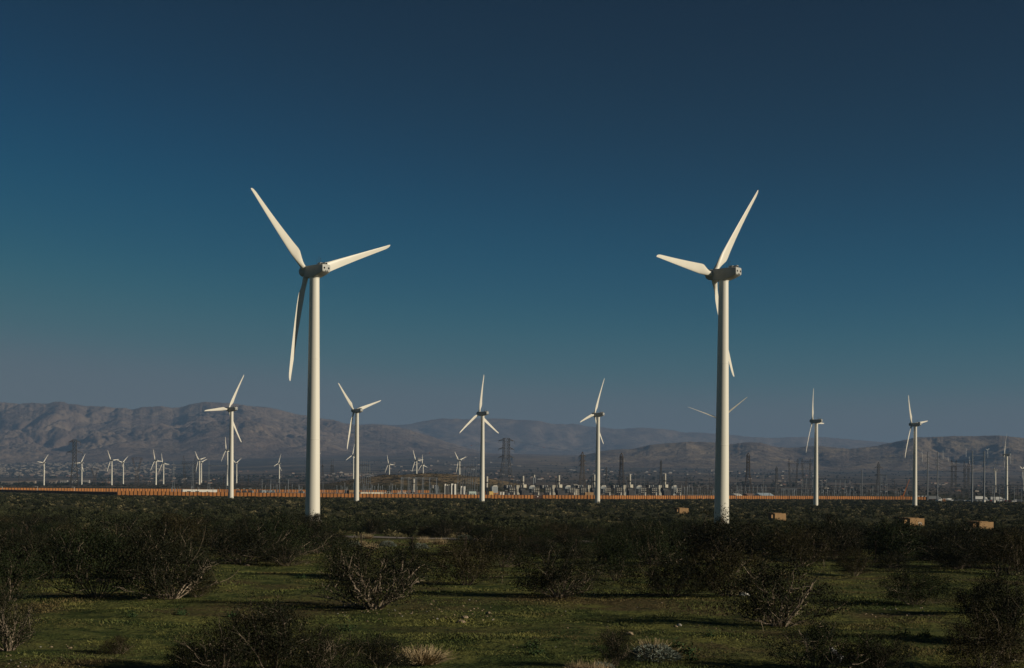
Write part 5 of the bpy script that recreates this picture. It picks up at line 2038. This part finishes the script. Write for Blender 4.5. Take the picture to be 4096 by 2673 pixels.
for px, py, w_, lab, k in ((2717, 2503, 24, 'grey angular stone with a dark side on the right turf', 3), (2702, 2508, 18, 'flat pale stone just left of the grey angular stone', 1), (2520, 2538, 38, 'flat pale stone above the silver dome bush', 0),
                          (1860, 2472, 30, 'orange tan stone right of the thick branched shrub', 2), (1845, 2490, 36, 'pale flat stone below the orange tan stone', 4), (1955, 2455, 26, 'pale stone pair piece at the right end of the stony patch', 0),
                          (579, 2393, 20, 'pale stone at the foot of the big left shrub clump', 1), (3048, 2200, 26, 'pale boulder by the gravel track right of the tallest right tower', 0), (2428, 2510, 10, 'small yellow stone on the centre right turf', 2),
                          (988, 2263, 22, 'pale stone by the shrubs right of the big left clump', 4), (70, 2668, 14, 'reddish stone at the bottom left corner', 2), (205, 2590, 16, 'small pale stone above the bottom left corner', 1), (280, 2594, 18, 'flat pale stone right of the small bottom left stone', 0)):
    put_stone(px, py, w_, lab, None, k)
for i in range(46):
    put_stone(1330 + rg.uniform(0, 330), 2435 + abs(rg.gauss(0, 28)), rg.uniform(3, 9), 'pale stone in the stony patch below the thick branched shrub', 'pale stones below the thick branched shrub')
for i in range(34):
    put_stone(1700 + rg.uniform(0, 300), 2400 + rg.uniform(0, 90), rg.uniform(4, 12), 'pale stone in the stony patch right of the thick branched shrub', 'pale stones right of the thick branched shrub')
for i in range(46):
    put_stone(rg.uniform(20, 760), rg.uniform(2560, 2668), rg.uniform(3, 10), 'pale stone lying in the bottom left turf', 'pale stones in the bottom left turf')
for i in range(46):
    put_stone(rg.uniform(2050, 3200), rg.uniform(2390, 2600), rg.uniform(4, 10), 'small stone scattered on the centre right turf', 'small stones on the centre right turf')
for i in range(60):
    px = rg.uniform(150, 760)
    put_stone(px, 2094 + (px - 150) * .045 + rg.gauss(0, 5), rg.uniform(6, 15), 'pale stone lying along the gravel track at left', 'pale stones along the gravel track')
for i in range(26):
    put_stone(rg.uniform(3450, 3720), rg.uniform(2415, 2470), rg.uniform(5, 12), 'pale stone on the turf below the lone round shrub', 'pale stones below the lone round shrub')
# loose litter
p = hit(2975, 2383)
o = MB().loft([[(-.28 + .02 * i, -.2 + .05 * math.sin(a * 3), .02 + .04 * i) if False else (.26 * math.cos(a) * (1 - .18 * i), .14 * math.sin(a) * (1 + .1 * math.sin(3 * a)), .02 + .035 * i + .02 * math.sin(5 * a)) for a in np.linspace(0, 6.283, 12, endpoint=False)] for i in range(4)]).build('paper_litter', M['litter'], None, loc=p)
tag(o, 'white crumpled litter under the shrub right of the crooked tree-like one', 'litter')
p, h = stand(3345, 36.0, 2600)
bag = MB()
rings = []
for i in range(9):
    f = i / 8
    rr = .04 + .13 * math.sin(math.pi * min(1, f * 1.15)) * (1 if f < .85 else .5)
    rings.append([(rr * math.cos(a) * (1 + .25 * math.sin(3 * a + i)) - .22 * f, rr * .5 * math.sin(a), -.16 + .36 * f + .03 * math.sin(2 * a + i)) for a in np.linspace(0, 6.283, 14, endpoint=False)])
bag.loft(rings)
o = bag.build('plastic_bag', M['bag'], None, R(60), loc=p + Vector((0, -.3, h - .1)))
tag(o, 'torn grey plastic bag caught in the shrub at bottom right', 'plastic bag')
br_ = MB()
p = stand(3470, 35.0)
br_.tube([(-.5, 0, 0), (-.28, .02, .28), (-.2, .05, .36), (.05, .05, .44), (.18, .06, .52), (.45, .06, .50), (.62, .06, .46)], [.035, .03, .028, .024, .02, .012, .005], 7)
br_.tube([(-.22, .03, .33), (-.25, .04, .52), (-.2, .05, .62)], [.02, .014, .006], 6)
br_.tube([(.1, .05, .47), (.16, .0, .62), (.3, -.02, .7)], [.014, .01, .004], 6)
br_.tube([(-.1, .05, .40), (0, .12, .30), (.15, .14, .28)], [.014, .01, .004], 6)
tag(br_.build('dead_branch', M['dead'], None, R(60), loc=p), 'pale bare forked branch at the bottom edge right of the plastic bag', 'branch')

# ------------------------------------------------------------------ turf blades on the near ground
N = 330000
Y = np.exp(RNG.uniform(np.log(31), np.log(150), N))
X = RNG.uniform(-.40, .40, N) * Y
keep = (pnoise(X / 5, Y / 5, 41) + RNG.uniform(-.6, .6, N) > -.45) & (np.abs(Y - road_y(X)) > 1.9)
X, Y = X[keep], Y[keep]
N = len(X)
Z = gz(X, Y)
tall = np.clip(pnoise(X / 3.1, Y / 3.1, 44) + .5, .15, 1.3)
hgt = RNG.uniform(.02, .065, N) * tall * (1 + Y / 160)
wid = RNG.uniform(.012, .026, N) * (Y / 40)
az = RNG.uniform(0, np.pi, N)
lean = RNG.normal(0, .05, (N, 2))
b0 = np.stack([X - np.cos(az) * wid, Y - np.sin(az) * wid, Z - .01], -1)
b1 = np.stack([X + np.cos(az) * wid, Y + np.sin(az) * wid, Z - .01], -1)
tp = np.stack([X + lean[:, 0], Y + lean[:, 1], Z + hgt], -1)
turf = link('grass', np_mesh('grass', np.stack([b0, b1, tp], 1).reshape(-1, 3), np.arange(N * 3).reshape(N, 3), grass_material(), 3))
tag(turf, 'short mossy green and brown turf covering the near ground', 'grass', kind='stuff')

# ------------------------------------------------------------------ the rest of the scrub, too many to count
def clump(seed, n, leaf, stalk):
    rn = np.random.default_rng(seed)
    d = rn.normal(size=(n, 3))
    d /= np.linalg.norm(d, axis=1)[:, None]
    c = d * (rn.uniform(.35, 1, n) ** .6)[:, None]
    c[:, 2] = np.abs(c[:, 2]) * .95
    rad = .55 + .45 * c[:, 2]
    c[:, :2] *= rad[:, None]
    c += .18 * np.sin(c[:, [1, 2, 0]] * 5 + seed)
    a = rn.normal(size=(n, 3))
    a /= np.linalg.norm(a, axis=1)[:, None]
    b = np.cross(a, rn.normal(size=(n, 3)))
    b /= np.linalg.norm(b, axis=1)[:, None]
    s = rn.uniform(.6, 1.3, n)[:, None] * leaf
    return np.stack([c - a * s, c + b * s * .8, c + a * s * .9 + b * s * .2], 1)


def scatter(name, label, cat, X, Y, rad, hgt, tmpl, m, sink=.05):
    X, Y = np.asarray(X), np.asarray(Y)
    Z = gz(X, Y)
    n = len(X)
    parts = []
    which = RNG.integers(0, len(tmpl), n)
    rot = RNG.uniform(0, 6.283, n)
    for k, T in enumerate(tmpl):
        s = np.nonzero(which == k)[0]
        if len(s) == 0:
            continue
        co, si = np.cos(rot[s])[:, None, None], np.sin(rot[s])[:, None, None]
        tx, ty, tz = T[None, ..., 0], T[None, ..., 1], T[None, ..., 2]
        x = (tx * co - ty * si) * rad[s][:, None, None] + X[s][:, None, None]
        y = (tx * si + ty * co) * rad[s][:, None, None] + Y[s][:, None, None]
        z = tz * hgt[s][:, None, None] + (Z[s] - sink)[:, None, None]
        parts.append(np.stack([x, y, z], -1).reshape(-1, 3))
    V = np.concatenate(parts)
    o = link(name, np_mesh(name, V, np.arange(len(V)).reshape(-1, 3), m, 3))
    return tag(o, label, cat, kind='stuff')


tower_xy = [(o.location.x, o.location.y) for o in bpy.data.objects if o.name.startswith('wind_turbine') and o.location.y < 1000] + HUTXY


def wall_d(X, Y):
    return np.interp(PX + X / Y * FPX, [-260, 0, 470, 1424, 2450, 3000, 3500, 3640, 3722, 3750, 4300], [1220, 1150, 985, 1045, 1122, 1245, 1320, 1330, 1325, 1320, 1180])


def field(n, y0, y1, seed, wl, thr):
    rn = np.random.default_rng(seed)
    Yv = np.sqrt(rn.uniform(y0 ** 2, y1 ** 2, n))
    Xv = rn.uniform(-.42, .42, n) * Yv
    ok = pnoise(Xv / wl, Yv / wl, seed) + rn.uniform(-.45, .45, n) > thr
    for tx, ty in tower_xy:
        r = 4 if ty < 500 else 9
        ok &= ~((np.abs(Xv - tx) < r) & (Yv < ty + r) & (Yv > ty - (r if ty < 500 else 22)))
    o = np.argsort([p.x for p in road2_pts])
    ry = np.interp(Xv, np.array([p.x for p in road2_pts])[o], np.array([p.y for p in road2_pts])[o])
    ok &= np.abs(Yv - ry) > 5
    ok &= np.abs(Yv - road_y(Xv)) > 3
    px = PX + Xv / Yv * FPX
    ok &= ~(((np.abs(px - 1255) < 48) | (np.abs(px - 2887) < 48)) & (Yv > 150) & (Yv < 290))
    # nothing inside the walls
    px = PX + Xv / Yv * FPX
    d0 = wall_d(Xv, Yv) - 6
    ok &= Yv < d0
    return Xv[ok], Yv[ok]


T_hi = [clump(200 + k, 260, .13, 0) for k in range(5)]
T_mid = [clump(210 + k, 90, .22, 0) for k in range(5)]
T_lo = [clump(220 + k, 36, .34, 0) for k in range(5)]
for (n, y0, y1, T, sd_, nm, lab) in ((3400, 172, 330, T_hi, 1, 'desert_scrub', 'dark desert scrub covering the plain up to the tallest turbines'),
                                     (15000, 330, 1345, T_mid, 2, 'desert_scrub', 'dark desert scrub covering the plain between the tallest turbines and the orange wall')):
    x, y = field(n, y0, y1, sd_ + 300, 38, -.30)
    rad = RNG.uniform(.8, 1.8, len(x)) * (1 + (y > 600) * .25)
    hg = rad * RNG.uniform(.55, .95, len(x)) * np.clip((wall_d(x, y) - y) / 220, .35, 1)
    scatter(nm, lab, 'scrub', x, y, rad, hg, T, M['leaf_far'])
M['dryleaf'] = mat('dull_tan_brush', (.27, .225, .12), .9, .4, .06, col2=(.045, .052, .022), spec=.05)
for (n, y0, y1, T, sd_, lab) in ((1800, 150, 330, T_hi, 5, 'low tan and olive brush between the dark shrubs up to the tallest turbines'), (16000, 330, 1345, T_lo, 6, 'low tan and olive brush on the plain in front of the orange wall')):
    x, y = field(n, y0, y1, sd_ + 300, 30, -.12)
    rad = RNG.uniform(.5, 1.3, len(x)) * (1 + (y > 600) * .5)
    hg = rad * RNG.uniform(.45, .8, len(x)) * np.clip((wall_d(x, y) - y) / 220, .4, 1)
    scatter('dry_scrub', lab, 'scrub', x, y, rad, hg, T, M['dryleaf'])
# brush on the mound and on the plain beyond the walls
rn = np.random.default_rng(9)
x = rn.normal(-105, 90, 900)
y = rn.uniform(1600, 1800, 900)
scatter('mound_scrub', 'dark brush dotting the brown mound behind the power plant', 'scrub', x, y, rn.uniform(.7, 1.6, 900), rn.uniform(.5, 1.0, 900), T_lo, M['leaf2'])
y = np.sqrt(rn.uniform(1340 ** 2, 3600 ** 2, 9000))
x = rn.uniform(-.42, .42, 9000) * y
px = PX + x / y * FPX
ok = ((px < 700) & (y > 1420)) | ((px > 3760) & (y > 1200)) | (y > 1950)
ok &= pnoise(x / 160, y / 160, 71) + rn.uniform(-.4, .4, 9000) > 0
x, y = x[ok], y[ok]
scatter('plain_scrub', 'dark brush on the plain beyond the power plant', 'scrub', x, y, rn.uniform(1.5, 3.6, len(x)), rn.uniform(.9, 2.0, len(x)), T_lo, M['treeblob'])

# ------------------------------------------------------------------ far town and valley
def house_mesh(k, L, W, h, rh, m, rm):
    mb = MB()
    mb.box((0, 0, h / 2 - 1), (L, W, h + 2))
    nb = len(mb.f)
    mb.add([(-L / 2 - .5, -W / 2 - .5, h), (L / 2 + .5, -W / 2 - .5, h), (L / 2 + .5, W / 2 + .5, h), (-L / 2 - .5, W / 2 + .5, h), (-L / 2 + W * .3, 0, h + rh), (L / 2 - W * .3, 0, h + rh)],
           [(0, 1, 5, 4), (2, 3, 4, 5), (1, 2, 5), (3, 0, 4)])
    me = mb.mesh('town_house', m)
    me.materials.append(rm)
    for i, p in enumerate(me.polygons):
        if i >= nb:
            p.material_index = 1
    return me


M['tile'] = mat('clay_tile_roof', (.27, .14, .09), .85, .15, .1)
M['roofg'] = mat('grey_shingle_roof', (.17, .16, .155), .85, .15, .1)
HM = [house_mesh(0, 15, 11, 3.6, 2.2, M['house_a'], M['tile']), house_mesh(1, 17, 10, 3.4, 1.8, M['house_c'], M['roofg']), house_mesh(2, 13, 11, 3.8, 2.4, M['house_b'], M['tile']), house_mesh(3, 22, 12, 4.0, 1.2, M['house_a'], M['house_c']),
      house_mesh(4, 14, 10, 3.6, 2.0, M['house_d'], M['roofg'])]
rn = np.random.default_rng(15)
spots = []
for (n, x0, x1, ya, yb) in ((520, -30, 700, 1852, 1906), (30, 380, 900, 1905, 1935), (20, 900, 1420, 1885, 1912), (45, 1250, 1500, 1895, 1910), (50, 1550, 2080, 1825, 1900), (36, 1950, 2480, 1880, 1925), (34, 2380, 2880, 1880, 1900),
                             (30, 2900, 3300, 1885, 1945), (24, 3280, 4100, 1930, 1970), (12, 3300, 3600, 1855, 1875)):
    for i in range(n):
        px = rn.uniform(x0, x1)
        py = rn.uniform(ya, yb)
        # settle along streets: quantise the rows a little
        py = py + 2.2 * math.sin(py * 1.7)
        spots.append((px, py))
pts = []
for px, py in spots:
    p = hit(px, py, 1900.0)
    if p is not None and p.y < 11500:
        pts.append(p)
pts.sort(key=lambda p: p.y)
GH = 'houses of the far town'
for i, p in enumerate(pts[:300]):
    o = link('town_house', HM[int(rn.integers(0, 5))], None, p)
    o.rotation_euler = (0, 0, float(rn.choice([.2, 1.7, .5])))
    s = float(rn.uniform(.75, 1.15)) * min(.85, .38 + p.y / 16000)
    o.scale = (s, s, s)
    side = 'left' if p.x < -.12 * p.y else ('right' if p.x > .12 * p.y else 'middle')
    tag(o, {'left': 'tiny far house in the town below the left mountains', 'middle': 'tiny far house on the valley floor behind the power plant', 'right': 'tiny far house on the valley floor at right before the low hills'}[side], 'house', GH + ' ' + side)
rest = pts[300:]
tv, tf = [], []
for p in rest:
    me = HM[int(rn.integers(0, 5))]
    k = len(tv)
    a = float(rn.choice([.2, 1.7, .5]))
    co, si = math.cos(a), math.sin(a)
    for v in me.vertices:
        tv.append((p.x + v.co.x * co - v.co.y * si, p.y + v.co.x * si + v.co.y * co, p.z + v.co.z))
    for f in me.polygons:
        tf.append(tuple(i + k for i in f.vertices))
me = bpy.data.meshes.new('town_roofs')
me.from_pydata(tv, [], tf)
me.materials.append(M['house_a'])
tag(link('town', me), 'far town houses scattered up the slope below the mountains', 'town', kind='stuff')
for i, (x0, x1, y0) in enumerate(((4, 70, 1937), (72, 140, 1936.5), (196, 226, 1937), (240, 268, 1936), (288, 306, 1933), (330, 356, 1932.5))):
    D = 3500
    a, b = at(x0, y0, D), at(x1, y0, D)
    z = g1((a.x + b.x) / 2, D)
    L = (b - a).length
    t = thing('long_building', ['leftmost long low tan building behind the far turbines', 'second long low tan building from the left, left of the first far turbine', 'long low tan building right of the first far turbine',
                                'pale long building left of the tall brown pylon', 'yellowish long building behind the tall brown pylon', 'white stepped building right of the second far turbine'][i], 'building', (a.x, D, z), 0, 'long low buildings behind the far turbines')
    MB().box((L / 2, 5, 3.0), (L, 10, 8.0)).build('body', M['house_c' if i > 2 else 'house_a'], t)
    MB().box((L / 2, 5, 7.2), (L + .6, 10.6, .5)).build('roof', M['house_b'] if i < 3 else M['house_c'], t)
    for k in range(int(L / 9)):
        MB().box((4 + 9 * k, -.05, 2.4), (2.4, .2, 2.2)).build('window', M['glass'], t)

# distant trees among the houses
tp = []
for (n, x0, x1, ya, yb) in ((1500, -30, 760, 1850, 1915), (420, -20, 420, 1936, 1943), (520, 380, 1430, 1905, 1930), (500, 1430, 2500, 1885, 1930), (700, 2400, 3300, 1885, 1950), (600, 3250, 4110, 1880, 1985), (300, 1400, 3200, 1835, 1885), (320, 600, 1200, 1900, 1915)):
    xs = rn.uniform(x0, x1, n)
    ys = rn.uniform(ya, yb, n)
    for px, py in zip(xs, ys):
        if float(pnoise(px / 46, py / 7, 66)) + rn.uniform(-.25, .35) > 0:
            tp.append((px, py))
P = [hit(a, b, 1900.0) for a, b in tp]
P = np.array([(p.x, p.y) for p in P if p is not None and p.y < 11500])
rr = rn.uniform(2.2, 5.5, len(P)) * (1 + (P[:, 1] - 3000) / 9000)
scatter('distant_trees', 'dark trees and thickets in the far town and valley', 'trees', P[:, 0], P[:, 1], rr, rr * rn.uniform(.9, 1.4, len(P)), T_lo, M['treeblob'], .3)

# ------------------------------------------------------------------ air
hz = MB().box((0, 14000, 365), (36000, 28400, 950))
hm = bpy.data.materials.new('haze_air')
hm.use_nodes = True
nt = hm.node_tree
for n in list(nt.nodes):
    if n.type == 'BSDF_PRINCIPLED':
        nt.nodes.remove(n)
pv = nt.nodes.new('ShaderNodeVolumePrincipled')
pv.inputs['Color'].default_value = (.28, .45, .74, 1)
pv.inputs['Density'].default_value = 5.6e-5
pv.inputs['Anisotropy'].default_value = 0
nt.links.new(pv.outputs[0], nt.nodes['Material Output'].inputs['Volume'])
ho = hz.build('haze', hm)
tag(ho, 'pale blue haze hanging over the valley', 'haze', kind='stuff')
